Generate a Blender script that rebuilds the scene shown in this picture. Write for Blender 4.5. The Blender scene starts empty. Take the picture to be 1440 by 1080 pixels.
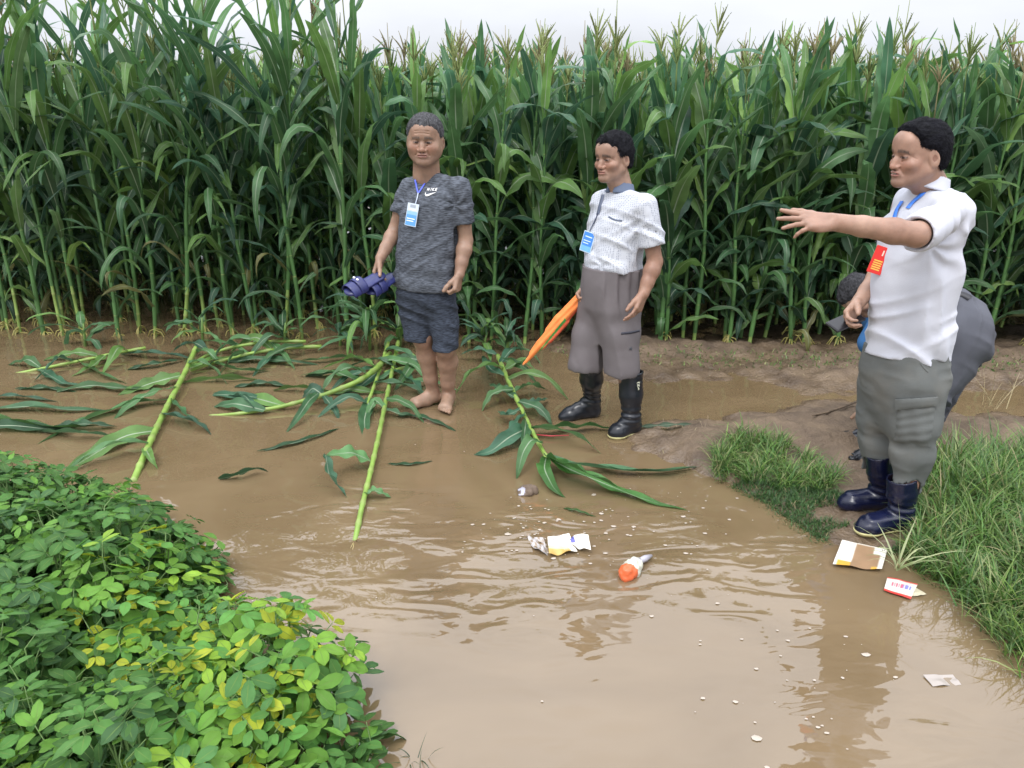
import bpy, math, random
import numpy as np
from mathutils import Vector, Matrix
from mathutils.bvhtree import BVHTree

random.seed(7)
rng = np.random.default_rng(7)
R = math.radians
SC = bpy.context.scene
COL = SC.collection

# ------------------------------------------------------------------ camera
CAM_H, PITCH, FPX = 1.68, R(19.8), 1081.0      # focal length in pixels of a 1440 wide frame
cam_d = bpy.data.cameras.new('camera')
cam = bpy.data.objects.new('camera', cam_d)
COL.objects.link(cam)
cam_d.sensor_width = 36.0
cam_d.lens = FPX / 1440 * 36
cam_d.clip_start, cam_d.clip_end = 0.05, 1500
cam.location = (0, 0, CAM_H)
cam.rotation_euler = (math.pi / 2 - PITCH, 0, 0)
SC.camera = cam

# ------------------------------------------------------------------ sky and sun (overcast noon)
world = bpy.data.worlds.new('World')
SC.world = world
world.use_nodes = True
wn, wl = world.node_tree.nodes, world.node_tree.links
wn.clear()
sky = wn.new('ShaderNodeTexSky')
sky.sky_type = 'NISHITA'
sky.sun_disc = False
sky.sun_elevation = R(58)
sky.sun_rotation = R(150)
sky.air_density, sky.dust_density, sky.ozone_density = 1.0, 4.0, 1.0
hs = wn.new('ShaderNodeHueSaturation')
hs.inputs['Saturation'].default_value = 0.12
wl.new(sky.outputs[0], hs.inputs['Color'])
geo = wn.new('ShaderNodeTexCoord')
mp = wn.new('ShaderNodeMapping'); mp.inputs['Scale'].default_value = (1, 1, 3.5)
wl.new(geo.outputs['Generated'], mp.inputs[0])
cn = wn.new('ShaderNodeTexNoise'); cn.inputs['Scale'].default_value = 2.2; cn.inputs['Detail'].default_value = 5
wl.new(mp.outputs[0], cn.inputs['Vector'])
cr = wn.new('ShaderNodeMapRange')
cr.inputs['From Min'].default_value, cr.inputs['From Max'].default_value = 0.3, 0.7
cr.inputs['To Min'].default_value, cr.inputs['To Max'].default_value = 0.88, 1.1
wl.new(cn.outputs[0], cr.inputs[0])
# an overcast sky is about three times brighter overhead than at the horizon
sz = wn.new('ShaderNodeSeparateXYZ'); wl.new(geo.outputs['Generated'], sz.inputs[0])
gr = wn.new('ShaderNodeMapRange'); gr.inputs['From Min'].default_value, gr.inputs['From Max'].default_value = 0.0, 1.0
gr.inputs['To Min'].default_value, gr.inputs['To Max'].default_value = 0.66, 2.6
wl.new(sz.outputs[2], gr.inputs[0])
gm = wn.new('ShaderNodeMath'); gm.operation = 'MULTIPLY'; wl.new(cr.outputs[0], gm.inputs[0]); wl.new(gr.outputs[0], gm.inputs[1])
cloud = wn.new('ShaderNodeMix'); cloud.data_type = 'RGBA'
cloud.inputs[0].default_value = 0.86
cloud.inputs[7].default_value = (7.1, 7.35, 7.9, 1)
wl.new(hs.outputs[0], cloud.inputs[6])
mul = wn.new('ShaderNodeVectorMath'); mul.operation = 'SCALE'
wl.new(cloud.outputs[2], mul.inputs[0]); wl.new(gm.outputs[0], mul.inputs['Scale'])
bg = wn.new('ShaderNodeBackground'); bg.inputs['Strength'].default_value = 0.12
wo = wn.new('ShaderNodeOutputWorld')
wl.new(mul.outputs[0], bg.inputs[0]); wl.new(bg.outputs[0], wo.inputs[0])

sd = bpy.data.lights.new('sun', 'SUN')
sd.energy, sd.angle, sd.color = 1.2, R(18), (1.0, 0.97, 0.93)
sun = bpy.data.objects.new('sun', sd)
COL.objects.link(sun)
# sun behind the camera, a little to the left, high
sun.rotation_euler = (R(34), 0, R(-28))

vs = SC.view_settings
SC.display_settings.display_device = 'sRGB'
vs.view_transform, vs.look, vs.gamma, vs.use_curve_mapping = 'Standard', 'None', 1.0, False
vs.exposure = 0.50
SC.render.engine = 'CYCLES'
SC.cycles.max_bounces = 7
SC.cycles.diffuse_bounces = 3
SC.cycles.glossy_bounces = 3
SC.cycles.transmission_bounces = 3
SC.cycles.transparent_max_bounces = 6
SC.cycles.use_denoising = True

# ------------------------------------------------------------------ projection helpers: pixel of the 1440x1080 frame -> world point
CP = np.array([0, 0, CAM_H])
FW = np.array([0, math.cos(PITCH), -math.sin(PITCH)])
UPV = np.array([0, math.sin(PITCH), math.cos(PITCH)])
def ray(px, py):
    return FW + np.array([1.0, 0, 0]) * (px - 720) / FPX + UPV * (540 - py) / FPX
def aY(px, py, Y):
    d = ray(px, py)
    return CP + d * (Y / d[1])
def aZ(px, py, z=0.0):
    d = ray(px, py)
    return CP + d * ((z - CAM_H) / d[2])
def nrm(v):
    v = np.asarray(v, float)
    return v / (np.linalg.norm(v) + 1e-12)

# ------------------------------------------------------------------ noise
_T = rng.random((32, 32, 32)).astype(np.float32)
def pn(x, y, z):
    """smooth value noise, -1..1"""
    x, y, z = np.broadcast_arrays(x, y, z)
    xi, yi, zi = np.floor(x).astype(int), np.floor(y).astype(int), np.floor(z).astype(int)
    fx, fy, fz = x - xi, y - yi, z - zi
    fx, fy, fz = [f * f * (3 - 2 * f) for f in (fx, fy, fz)]
    r = 0
    for a in (0, 1):
        for b in (0, 1):
            for c in (0, 1):
                r = r + _T[(xi + a) % 32, (yi + b) % 32, (zi + c) % 32] * (fx if a else 1 - fx) * (fy if b else 1 - fy) * (fz if c else 1 - fz)
    return r * 2 - 1
def fbm(x, y, z, o=3):
    return sum(pn(x * 2 ** i + 7.3 * i, y * 2 ** i, z * 2 ** i) * .5 ** i for i in range(o))

# ------------------------------------------------------------------ object helpers
def tag(o, label=None, cat=None, group=None, kind=None):
    if label: o['label'] = label
    if cat: o['category'] = cat
    if group: o['group'] = group
    if kind: o['kind'] = kind
    return o
def empty(name, loc, rz=0):
    o = bpy.data.objects.new(name, None)
    o.empty_display_size = 0.1
    COL.objects.link(o)
    o.location = tuple(loc); o.rotation_euler = (0, 0, rz)
    return o
def link(name, me, mat, parent=None, origin=None):
    o = bpy.data.objects.new(name, me)
    COL.objects.link(o)
    for m in (mat if isinstance(mat, (list, tuple)) else [mat]):
        me.materials.append(m)
    if parent is not None:
        o.parent = parent
    elif origin is not None:
        o.location = tuple(origin)
    return o
def raw_mesh(name, V, F, col=None, uv=None, midx=None, smooth=True):
    """V (n,3); F (m,4) quads or (m,3) tris, numpy"""
    V = np.asarray(V, np.float32); F = np.asarray(F, np.int32)
    me = bpy.data.meshes.new(name)
    k = F.shape[1]
    me.vertices.add(len(V)); me.vertices.foreach_set('co', V.ravel())
    me.loops.add(F.size); me.loops.foreach_set('vertex_index', F.ravel())
    me.polygons.add(len(F))
    me.polygons.foreach_set('loop_start', np.arange(0, F.size, k, dtype=np.int32))
    me.polygons.foreach_set('loop_total', np.full(len(F), k, np.int32))
    if midx is not None:
        me.polygons.foreach_set('material_index', np.asarray(midx, np.int32))
    me.update(calc_edges=True)
    me.validate()
    if smooth:
        me.polygons.foreach_set('use_smooth', np.ones(len(me.polygons), bool))
    if col is not None:
        c = np.ones((len(V), 4), np.float32); c[:, :3] = col
        a = me.color_attributes.new('Col', 'FLOAT_COLOR', 'POINT')
        a.data.foreach_set('color', c.ravel())
    if uv is not None:
        l = me.uv_layers.new(name='UV')
        l.data.foreach_set('uv', np.asarray(uv, np.float32)[F.ravel()].ravel())
    me.update()
    return me

class MB:
    """collects grid patches: vertices, quads, a colour and a uv per vertex"""
    def __init__(s): s.V, s.F, s.C, s.U, s.M, s.n = [], [], [], [], [], 0
    def grid(s, P, col, uv=None, wrap=False, mat=0):
        P = np.asarray(P, float); a, b = P.shape[:2]
        i = np.arange(a * b).reshape(a, b) + s.n
        if wrap: i = np.concatenate([i, i[:, :1]], 1)
        f = np.stack([i[:-1, :-1], i[:-1, 1:], i[1:, 1:], i[1:, :-1]], -1).reshape(-1, 4)
        s.V.append(P.reshape(-1, 3)); s.F.append(f)
        c = np.broadcast_to(np.asarray(col, float), (a, b, 3)).reshape(-1, 3)
        s.C.append(c)
        if uv is None:
            uv = np.stack(np.meshgrid(np.linspace(0, 1, a), np.linspace(0, 1, b), indexing='ij'), -1)[..., ::-1]
        s.U.append(np.asarray(uv).reshape(-1, 2)); s.M.append(np.full(len(f), mat)); s.n += a * b
    def tube(s, pts, rad, col, n=8, flat=None, mat=0, cap=True):
        pts = np.asarray(pts, float); m = len(pts)
        rad = np.broadcast_to(np.asarray(rad, float), (m,)).copy()
        T = np.gradient(pts, axis=0); T /= np.linalg.norm(T, axis=1)[:, None] + 1e-9
        ref = np.array([0, 0, 1.0]) if abs(T[0][2]) < .9 else np.array([1.0, 0, 0])
        A = np.cross(T, ref); A /= np.linalg.norm(A, axis=1)[:, None] + 1e-9
        B = np.cross(T, A)
        if cap:
            pts = np.concatenate([pts[:1], pts, pts[-1:]]); A = np.concatenate([A[:1], A, A[-1:]]); B = np.concatenate([B[:1], B, B[-1:]])
            rad = np.concatenate([[1e-5], rad, [1e-5]])
            if np.ndim(col) > 1: col = np.concatenate([col[:1], col, col[-1:]])
        th = np.arange(n) * 2 * math.pi / n
        P = pts[:, None] + rad[:, None, None] * (A[:, None] * np.cos(th)[None, :, None] + B[:, None] * np.sin(th)[None, :, None] * (flat or 1))
        c = np.asarray(col, float)
        if c.ndim > 1: c = c[:, None, :]
        s.grid(P, c, wrap=True, mat=mat)
    def box(s, c, half, ax=None, col=(1, 1, 1), mat=0):
        c = np.asarray(c, float); ax = np.eye(3) if ax is None else np.asarray(ax, float)
        h = half
        for a, b, n in ((0, 1, 2), (1, 2, 0), (2, 0, 1)):
            for sg in (1, -1):
                g = []
                for u in (-1, 1):
                    row = []
                    for v in (-1, 1):
                        row.append(c + ax[a] * h[a] * u * sg + ax[b] * h[b] * v + ax[n] * h[n] * sg)
                    g.append(row)
                s.grid(g, col, mat=mat)
    def poly(s, pts, col, mat=0):
        pts = np.asarray(pts, float); n = len(pts)
        c = pts.mean(0)
        q = np.stack([np.concatenate([pts, pts[:1]]), np.repeat(c[None], n + 1, 0)])
        s.grid(q, col, mat=mat)
    def mesh(s, name, smooth=True):
        return raw_mesh(name, np.concatenate(s.V), np.concatenate(s.F), np.concatenate(s.C), np.concatenate(s.U), np.concatenate(s.M), smooth)
    def build(s, name, mat, parent=None, origin=None, smooth=True):
        """vertices are in world coordinates; they are stored relative to the parent empty or the origin"""
        off = np.zeros(3)
        if parent is not None:
            q = parent
            while q is not None:
                off = off + np.array(q.location); q = q.parent
        elif origin is not None: off = np.asarray(origin, float)
        s.V = [v - off for v in s.V]
        return link(name, s.mesh(name, smooth), mat, parent, origin)

# ------------------------------------------------------------------ materials
def srgb(r, g, b):
    f = lambda c: ((c / 255 + .055) / 1.055) ** 2.4 if c > 10 else c / 255 / 12.92
    return (f(r), f(g), f(b))
def mat(name, color=(.5, .5, .5), rough=.6, attr=False, spec=.5, noise=0, nscale=20, bump=0, bscale=60, trans=0, stretch=(1, 1, 1), metallic=0, sss=0, coat=0, detail=4):
    m = bpy.data.materials.new(name); m.use_nodes = True
    nt = m.node_tree; N, L = nt.nodes, nt.links
    b = N['Principled BSDF']; out = N['Material Output']
    b.inputs['Roughness'].default_value = rough
    b.inputs['Specular IOR Level'].default_value = spec
    b.inputs['Metallic'].default_value = metallic
    b.inputs['Coat Weight'].default_value = coat
    tc = N.new('ShaderNodeTexCoord'); mp = N.new('ShaderNodeMapping'); mp.inputs['Scale'].default_value = stretch
    L.new(tc.outputs['Object'], mp.inputs[0])
    src = None
    if attr:
        a = N.new('ShaderNodeAttribute'); a.attribute_name = 'Col'; src = a.outputs['Color']
    else:
        rgb = N.new('ShaderNodeRGB'); rgb.outputs[0].default_value = (*color, 1); src = rgb.outputs[0]
    if noise:
        n = N.new('ShaderNodeTexNoise'); n.inputs['Scale'].default_value = nscale; n.inputs['Detail'].default_value = detail
        L.new(mp.outputs[0], n.inputs['Vector'])
        r = N.new('ShaderNodeMapRange'); r.inputs['From Min'].default_value = .3; r.inputs['From Max'].default_value = .7
        r.inputs['To Min'].default_value = 1 - noise; r.inputs['To Max'].default_value = 1 + noise
        L.new(n.outputs[0], r.inputs[0])
        sc = N.new('ShaderNodeVectorMath'); sc.operation = 'SCALE'
        L.new(src, sc.inputs[0]); L.new(r.outputs[0], sc.inputs['Scale']); src = sc.outputs[0]
    L.new(src, b.inputs['Base Color'])
    if sss:
        b.inputs['Subsurface Weight'].default_value = sss
        b.inputs['Subsurface Radius'].default_value = (.6, .25, .15)
        b.inputs['Subsurface Scale'].default_value = .012
    if bump:
        n2 = N.new('ShaderNodeTexNoise'); n2.inputs['Scale'].default_value = bscale; n2.inputs['Detail'].default_value = 5
        L.new(mp.outputs[0], n2.inputs['Vector'])
        bm_ = N.new('ShaderNodeBump'); bm_.inputs['Strength'].default_value = 1; bm_.inputs['Distance'].default_value = bump
        L.new(n2.outputs[0], bm_.inputs['Height']); L.new(bm_.outputs[0], b.inputs['Normal'])
    if trans:
        t = N.new('ShaderNodeBsdfTranslucent'); L.new(src, t.inputs[0])
        mx = N.new('ShaderNodeMixShader'); mx.inputs[0].default_value = trans
        L.new(b.outputs[0], mx.inputs[1]); L.new(t.outputs[0], mx.inputs[2]); L.new(mx.outputs[0], out.inputs[0])
    return m

def leaf_mat(name, rough=.42, trans=.28, rib=(.30, .42, .26), ribw=.02):
    m = mat(name, attr=True, rough=rough, noise=.22, nscale=9, trans=trans, bump=0)
    nt = m.node_tree; N, L = nt.nodes, nt.links
    b = N['Principled BSDF']
    uv = N.new('ShaderNodeUVMap'); uv.uv_map = 'UV'
    sx = N.new('ShaderNodeSeparateXYZ'); L.new(uv.outputs[0], sx.inputs[0])
    su = N.new('ShaderNodeMath'); su.operation = 'SUBTRACT'; su.inputs[1].default_value = .5; L.new(sx.outputs[0], su.inputs[0])
    ab = N.new('ShaderNodeMath'); ab.operation = 'ABSOLUTE'; L.new(su.outputs[0], ab.inputs[0])
    mr = N.new('ShaderNodeMapRange'); mr.interpolation_type = 'SMOOTHSTEP'
    mr.inputs['From Min'].default_value = ribw; mr.inputs['From Max'].default_value = ribw * 2.2
    mr.inputs['To Min'].default_value = 1; mr.inputs['To Max'].default_value = 0
    L.new(ab.outputs[0], mr.inputs[0])
    # the midrib fades towards the tip
    fd = N.new('ShaderNodeMapRange'); fd.inputs['From Min'].default_value = .45; fd.inputs['From Max'].default_value = 1
    fd.inputs['To Min'].default_value = 1; fd.inputs['To Max'].default_value = .1
    L.new(sx.outputs[1], fd.inputs[0])
    mm = N.new('ShaderNodeMath'); mm.operation = 'MULTIPLY'; L.new(mr.outputs[0], mm.inputs[0]); L.new(fd.outputs[0], mm.inputs[1])
    mix = N.new('ShaderNodeMix'); mix.data_type = 'RGBA'; mix.inputs[7].default_value = (*rib, 1)
    old = b.inputs['Base Color'].links[0].from_socket
    L.new(mm.outputs[0], mix.inputs[0]); L.new(old, mix.inputs[6]); L.new(mix.outputs[2], b.inputs['Base Color'])
    # parallel veins
    w = N.new('ShaderNodeMath'); w.operation = 'SINE'
    w0 = N.new('ShaderNodeMath'); w0.operation = 'MULTIPLY'; w0.inputs[1].default_value = 110
    L.new(sx.outputs[0], w0.inputs[0]); L.new(w0.outputs[0], w.inputs[0])
    bp = N.new('ShaderNodeBump'); bp.inputs['Distance'].default_value = .0006; bp.inputs['Strength'].default_value = .8
    L.new(w.outputs[0], bp.inputs['Height']); L.new(bp.outputs[0], b.inputs['Normal'])
    return m

M = {}
M['corn_leaf'] = leaf_mat('corn_leaf', rough=.33, trans=.34, rib=(.42, .50, .36), ribw=.022)
M['corn_stalk'] = mat('corn_stalk', attr=True, rough=.45, noise=.2, nscale=14, stretch=(1, 1, .3))
M['tassel'] = mat('tassel', attr=True, rough=.8, trans=.25)
M['peanut_leaf'] = leaf_mat('peanut_leaf', rough=.48, trans=.30, rib=(.18, .30, .07), ribw=.02)
M['peanut_stem'] = mat('peanut_stem', attr=True, rough=.6)
M['grass'] = mat('grass', attr=True, rough=.5, trans=.3)
M['skin'] = mat('skin', attr=True, rough=.46, spec=.4, noise=.13, nscale=30, bump=.0006, bscale=160, sss=.12)
M['hair_grey'] = mat('hair_grey', color=(.07, .07, .075), rough=.8, spec=.1, noise=.6, nscale=95, bump=.003, bscale=170, stretch=(1, 1, .4))
M['hair_charcoal'] = mat('hair_charcoal', color=(.05, .05, .055), rough=.7, spec=.12, noise=.6, nscale=90, bump=.003, bscale=130)
M['hair_dark'] = mat('hair_dark', color=(.009, .009, .012), rough=.7, spec=.12, noise=.6, nscale=80, bump=.003, bscale=130, stretch=(1, .4, 1))
M['hair_black'] = mat('hair_black', color=(.005, .005, .008), rough=.6, spec=.12, noise=.6, nscale=80, bump=.0025, bscale=130, stretch=(.4, 1, 1))
M['rubber_black'] = mat('rubber_black', color=(.012, .014, .02), rough=.28, noise=.3, nscale=12, bump=.0012, bscale=25)
M['rubber_navy'] = mat('rubber_navy', color=(.004, .006, .026), rough=.27, noise=.3, nscale=12, bump=.0012, bscale=25)
M['sole'] = mat('sole', color=(.50, .46, .22), rough=.6, noise=.25, nscale=30)
M['mudstain'] = mat('mud_stain', color=(.2, .13, .08), rough=.8)
M['white_print'] = mat('white_print', color=(.8, .8, .8), rough=.6)
M['blue_ribbon'] = mat('blue_ribbon', color=(.06, .16, .62), rough=.5)
M['violet_ribbon'] = mat('violet_ribbon', color=(.12, .14, .62), rough=.5)
M['dark_line'] = mat('dark_line', color=(.05, .055, .07), rough=.6)
M['card'] = mat('card', attr=True, rough=.3)
M['paint'] = mat('paint', attr=True, rough=.5)
M['cloth_attr'] = mat('cloth_attr', attr=True, rough=.75, noise=.12, nscale=25, bump=.0008, bscale=60)
M['bark'] = mat('bark', color=(.12, .085, .055), rough=.85, noise=.4, nscale=40, bump=.002, bscale=60)

# ------------------------------------------------------------------ distance fields -> smooth closed surfaces
def axis_pts(lo, hi, h, fine):
    out = [lo]
    while out[-1] < hi:
        x = out[-1]; st = h
        for a, b, hf in fine:
            if a - st <= x <= b: st = min(st, hf)
        out.append(x + st)
    return np.array(out, np.float32)

class Fld:
    def __init__(s, lo, hi, h=.005, fine=()):
        s.ax = [axis_pts(lo[i], hi[i], h, [(f[0][i], f[1][i], f[2]) for f in fine]) for i in range(3)]
        s.F = np.full([len(a) for a in s.ax], .06, np.float32)
    def win(s, lo, hi):
        sl = []
        for i in range(3):
            a = max(0, int(np.searchsorted(s.ax[i], lo[i])) - 1); b = min(len(s.ax[i]), int(np.searchsorted(s.ax[i], hi[i])) + 1)
            sl.append(slice(a, max(a, b)))
        X = s.ax[0][sl[0]][:, None, None]; Y = s.ax[1][sl[1]][None, :, None]; Z = s.ax[2][sl[2]][None, None, :]
        return tuple(sl), X, Y, Z
    def put(s, sl, d, k, op):
        a = s.F[sl]
        if a.size == 0: return
        d = d.astype(np.float32)
        if op == 'u':
            h = np.maximum(k - np.abs(a - d), 0) / k
            s.F[sl] = np.minimum(a, d) - h * h * (k * .25)
        elif op == 's':
            d = -d
            h = np.maximum(k - np.abs(a - d), 0) / k
            s.F[sl] = np.maximum(a, d) + h * h * (k * .25)
        else:
            s.F[sl] = np.maximum(a, d)
    def cone(s, a, b, ra, rb, k=.02, op='u', sq=None):
        a = np.asarray(a, float); b = np.asarray(b, float); r = max(ra, rb); m = k + .012
        sl, X, Y, Z = s.win(np.minimum(a, b) - r - m, np.maximum(a, b) + r + m)
        v = b - a; L2 = float(v @ v) + 1e-12
        x, y, z = X - a[0], Y - a[1], Z - a[2]
        t = np.clip((x * v[0] + y * v[1] + z * v[2]) / L2, 0, 1)
        x = x - t * v[0]; y = y - t * v[1]; z = z - t * v[2]
        q = x * x + y * y + z * z
        if sq is not None:
            n = nrm(sq[0]); c = x * n[0] + y * n[1] + z * n[2]
            q = q + c * c * (1 / sq[1] ** 2 - 1)
        d = np.sqrt(q) - (ra + (rb - ra) * t)
        s.put(sl, d, k, op)
    def chain(s, pts, rs, k=.02, op='u', sq=None):
        for i in range(len(pts) - 1): s.cone(pts[i], pts[i + 1], rs[i], rs[i + 1], k, op, sq)
    def ell(s, c, r, A=None, k=.02, op='u'):
        c = np.asarray(c, float); A = np.eye(3) if A is None else np.asarray(A, float)
        m = max(r) + k + .012
        sl, X, Y, Z = s.win(c - m, c + m)
        x, y, z = X - c[0], Y - c[1], Z - c[2]
        q = [(x * A[i][0] + y * A[i][1] + z * A[i][2]) / r[i] for i in range(3)]
        k0 = np.sqrt(q[0] ** 2 + q[1] ** 2 + q[2] ** 2) + 1e-9
        k1 = np.sqrt((q[0] / r[0]) ** 2 + (q[1] / r[1]) ** 2 + (q[2] / r[2]) ** 2) + 1e-9
        s.put(sl, k0 * (k0 - 1) / k1, k, op)
    def loft(s, o, axis, u, prof, k=.02, op='u', p=2.3, pad=None, ext=None):
        """elliptic sections (s, cu, cv, ru, rv) along an axis; u is the width direction, v = axis x u"""
        o = np.asarray(o, float); ax = nrm(axis); u = nrm(np.asarray(u, float) - ax * np.dot(u, ax)); v = np.cross(ax, u)
        P = np.array(prof, float); P = P[np.argsort(P[:, 0])]
        ts = np.linspace(P[0, 0], P[-1, 0], 160)
        tab = [np.interp(ts, P[:, 0], P[:, j]) for j in range(1, 5)]
        w = max(1, int(160 * .05)); ker = np.hanning(2 * w + 3)[1:-1]; ker /= ker.sum()
        tab = [np.convolve(np.pad(t, len(ker) // 2, mode='edge'), ker, 'valid')[:160] for t in tab]
        c0 = o + ax * P[0, 0]; c1 = o + ax * P[-1, 0]
        m = (pad or max(P[:, 3].max(), P[:, 4].max()) + np.abs(P[:, 1:3]).max()) + k + .015
        sl, X, Y, Z = s.win(np.minimum(c0, c1) - m, np.maximum(c0, c1) + m)
        if s.F[sl].size == 0: return
        x, y, z = X - o[0], Y - o[1], Z - o[2]
        sv = x * ax[0] + y * ax[1] + z * ax[2]; uu = x * u[0] + y * u[1] + z * u[2]; vv = x * v[0] + y * v[1] + z * v[2]
        cu, cv, ru, rv = [np.interp(sv, ts, t) for t in tab]
        a, b = np.abs(uu - cu) / ru, np.abs(vv - cv) / rv
        n = (a ** p + b ** p) ** (1 / p)
        d = (n - 1) * np.minimum(ru, rv)
        d = np.maximum(d, np.maximum(sv - P[-1, 0], P[0, 0] - sv))
        s.put(sl, d, k, op)
    def plane(s, c, n, k=.004):
        """keep the side the normal points away from"""
        c = np.asarray(c, float); n = nrm(n)
        sl, X, Y, Z = s.win([-99] * 3, [99] * 3)
        d = (X - c[0]) * n[0] + (Y - c[1]) * n[1] + (Z - c[2]) * n[2]
        s.F = np.maximum(s.F, d.astype(np.float32))
    def disp(s, fn, band=.03):
        i = np.nonzero(np.abs(s.F) < band)
        s.F[i] += fn(s.ax[0][i[0]], s.ax[1][i[1]], s.ax[2][i[2]]).astype(np.float32)
    def extract(s, smooth=1):
        F = s.F
        F[0] = F[-1] = .02; F[:, 0] = F[:, -1] = .02; F[:, :, 0] = F[:, :, -1] = .02
        I = F < 0
        cnt = np.zeros([n - 1 for n in F.shape], np.int8)
        cs = [(a, b, c) for a in (0, 1) for b in (0, 1) for c in (0, 1)]
        n0, n1, n2 = cnt.shape
        for a, b, c in cs: cnt += I[a:a + n0, b:b + n1, c:c + n2]
        act = np.nonzero((cnt > 0) & (cnt < 8))
        idx = np.full(cnt.shape, -1, np.int32); idx[act] = np.arange(len(act[0]))
        i, j, k = act
        val = {c: F[i + c[0], j + c[1], k + c[2]] for c in cs}
        acc = np.zeros((len(i), 3)); num = np.zeros(len(i))
        for c in cs:
            for a in range(3):
                if c[a]: continue
                e = list(c); e[a] = 1; e = tuple(e)
                v0, v1 = val[c], val[e]
                m = (v0 < 0) != (v1 < 0)
                t = np.where(m, v0 / np.where(m, v0 - v1, 1), 0)
                p = np.zeros((len(i), 3)); p[:] = c; p[:, a] = t
                acc += p * m[:, None]; num += m
        q = acc / num[:, None]
        V = np.stack([s.ax[0][i] * (1 - q[:, 0]) + s.ax[0][i + 1] * q[:, 0], s.ax[1][j] * (1 - q[:, 1]) + s.ax[1][j + 1] * q[:, 1], s.ax[2][k] * (1 - q[:, 2]) + s.ax[2][k + 1] * q[:, 2]], 1)
        Q = []
        for a in range(3):
            b, c = (a + 1) % 3, (a + 2) % 3
            s0 = [slice(None)] * 3; s1 = [slice(None)] * 3
            s0[a] = slice(0, -1); s1[a] = slice(1, None)
            A, B = I[tuple(s0)], I[tuple(s1)]
            e = np.nonzero(A != B); flip = A[e]
            p = np.stack(e, 1)
            def cell(db, dc):
                r = p.copy(); r[:, b] -= db; r[:, c] -= dc
                return idx[r[:, 0], r[:, 1], r[:, 2]]
            f = np.stack([cell(1, 1), cell(0, 1), cell(0, 0), cell(1, 0)], 1)
            f[~flip] = f[~flip][:, ::-1]
            Q.append(f)
        Q = np.concatenate(Q)
        for _ in range(smooth):
            e = np.concatenate([Q[:, [0, 1]], Q[:, [1, 2]], Q[:, [2, 3]], Q[:, [3, 0]]]); e = np.concatenate([e, e[:, ::-1]])
            c = np.bincount(e[:, 0], minlength=len(V))
            W = np.stack([np.bincount(e[:, 0], weights=V[e[:, 1], d], minlength=len(V)) for d in range(3)], 1) / np.maximum(c, 1)[:, None]
            V = V * .5 + W * .5
        return V, Q
    def build(s, name, mt, parent, col=None, smooth=1):
        V, Q = s.extract(smooth)
        c = None if col is None else col(V)
        off = np.zeros(3); q = parent
        while q is not None:
            off = off + np.array(q.location); q = q.parent
        me = raw_mesh(name, V - off, Q, c)
        o = link(name, me, mt, parent)
        o['_w'] = 0
        del o['_w']
        BV[o.name] = (BVHTree.FromPolygons([tuple(v) for v in V], [tuple(f) for f in Q.tolist()]))
        return o
BV = {}
def hit(o, px, py, off=.003):
    """the point where the line of sight of a pixel meets a built surface, lifted off it along the normal"""
    d = nrm(ray(px, py))
    r = BV[o.name].ray_cast(Vector(CP), Vector(d))
    if r[0] is None:
        r = BV[o.name].find_nearest(Vector(CP + d * 0 + (np.array(o.parent.location) * 0 + aY(px, py, o.parent.location[1]))))
    n = np.array(r[1]); 
    if n @ d > 0: n = -n
    return np.array(r[0]) + n * off, n
def patch(o, quad, nu, nv, off, thick=.002, puff=0, fn=None):
    """a thin closed patch lying on a surface: quad = four pixels (tl, tr, br, bl)"""
    q = np.array(quad, float); top = np.zeros((nv, nu, 3)); bot = np.zeros((nv, nu, 3))
    for j in range(nv):
        for i in range(nu):
            a, b = i / (nu - 1), j / (nv - 1)
            p = (q[0] * (1 - a) + q[1] * a) * (1 - b) + (q[3] * (1 - a) + q[2] * a) * b
            w = off
            e = min(a, 1 - a, b, 1 - b)
            if puff: w = off + puff * min(1, e * 7)
            if fn: w += fn(a, b)
            x, n = hit(o, p[0], p[1], w)
            top[j, i] = x; bot[j, i] = x - n * (thick + (w - off))
    return top, bot
def add_patch(mb, top, bot, col, mat=0):
    mb.grid(top, col, mat=mat); 
    ring = lambda P: np.concatenate([P[0], P[1:, -1], P[-1, ::-1][1:], P[::-1, 0][1:]])
    mb.grid(np.stack([ring(bot), ring(top)]), col if np.ndim(col) == 1 else np.asarray(col).reshape(-1, 3)[0], mat=mat)
def ribbon(mb, o, pix, width, off=.004, col=(1, 1, 1), n=26, thick=.0012, mat=0, cls=None):
    """a flat band laid over a surface along a polyline of pixels"""
    pix = np.array(pix, float); seg = np.r_[0, np.cumsum(np.linalg.norm(np.diff(pix, axis=0), axis=1))]
    t = np.linspace(0, seg[-1], n); P = np.stack([np.interp(t, seg, pix[:, 0]), np.interp(t, seg, pix[:, 1])], 1)
    H = [hit(o, *p, off) for p in P]
    C = np.array([h[0] for h in H]); Nn = np.array([h[1] for h in H])
    for _ in range(3): C[1:-1] = (C[:-2] + C[1:-1] * 2 + C[2:]) / 4; Nn[1:-1] = (Nn[:-2] + Nn[1:-1] * 2 + Nn[2:]) / 4
    T = np.gradient(C, axis=0); S = np.cross(T, Nn); S /= np.linalg.norm(S, axis=1)[:, None] + 1e-9
    w = np.broadcast_to(width, (n,))[:, None]
    A, B = C - S * w / 2, C + S * w / 2
    Nn = Nn / (np.linalg.norm(Nn, axis=1)[:, None] + 1e-9)
    G = np.stack([A, B, B - Nn * thick, A - Nn * thick], 1)
    mb.grid(G, col, wrap=True, mat=mat)
    return C, Nn

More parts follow.
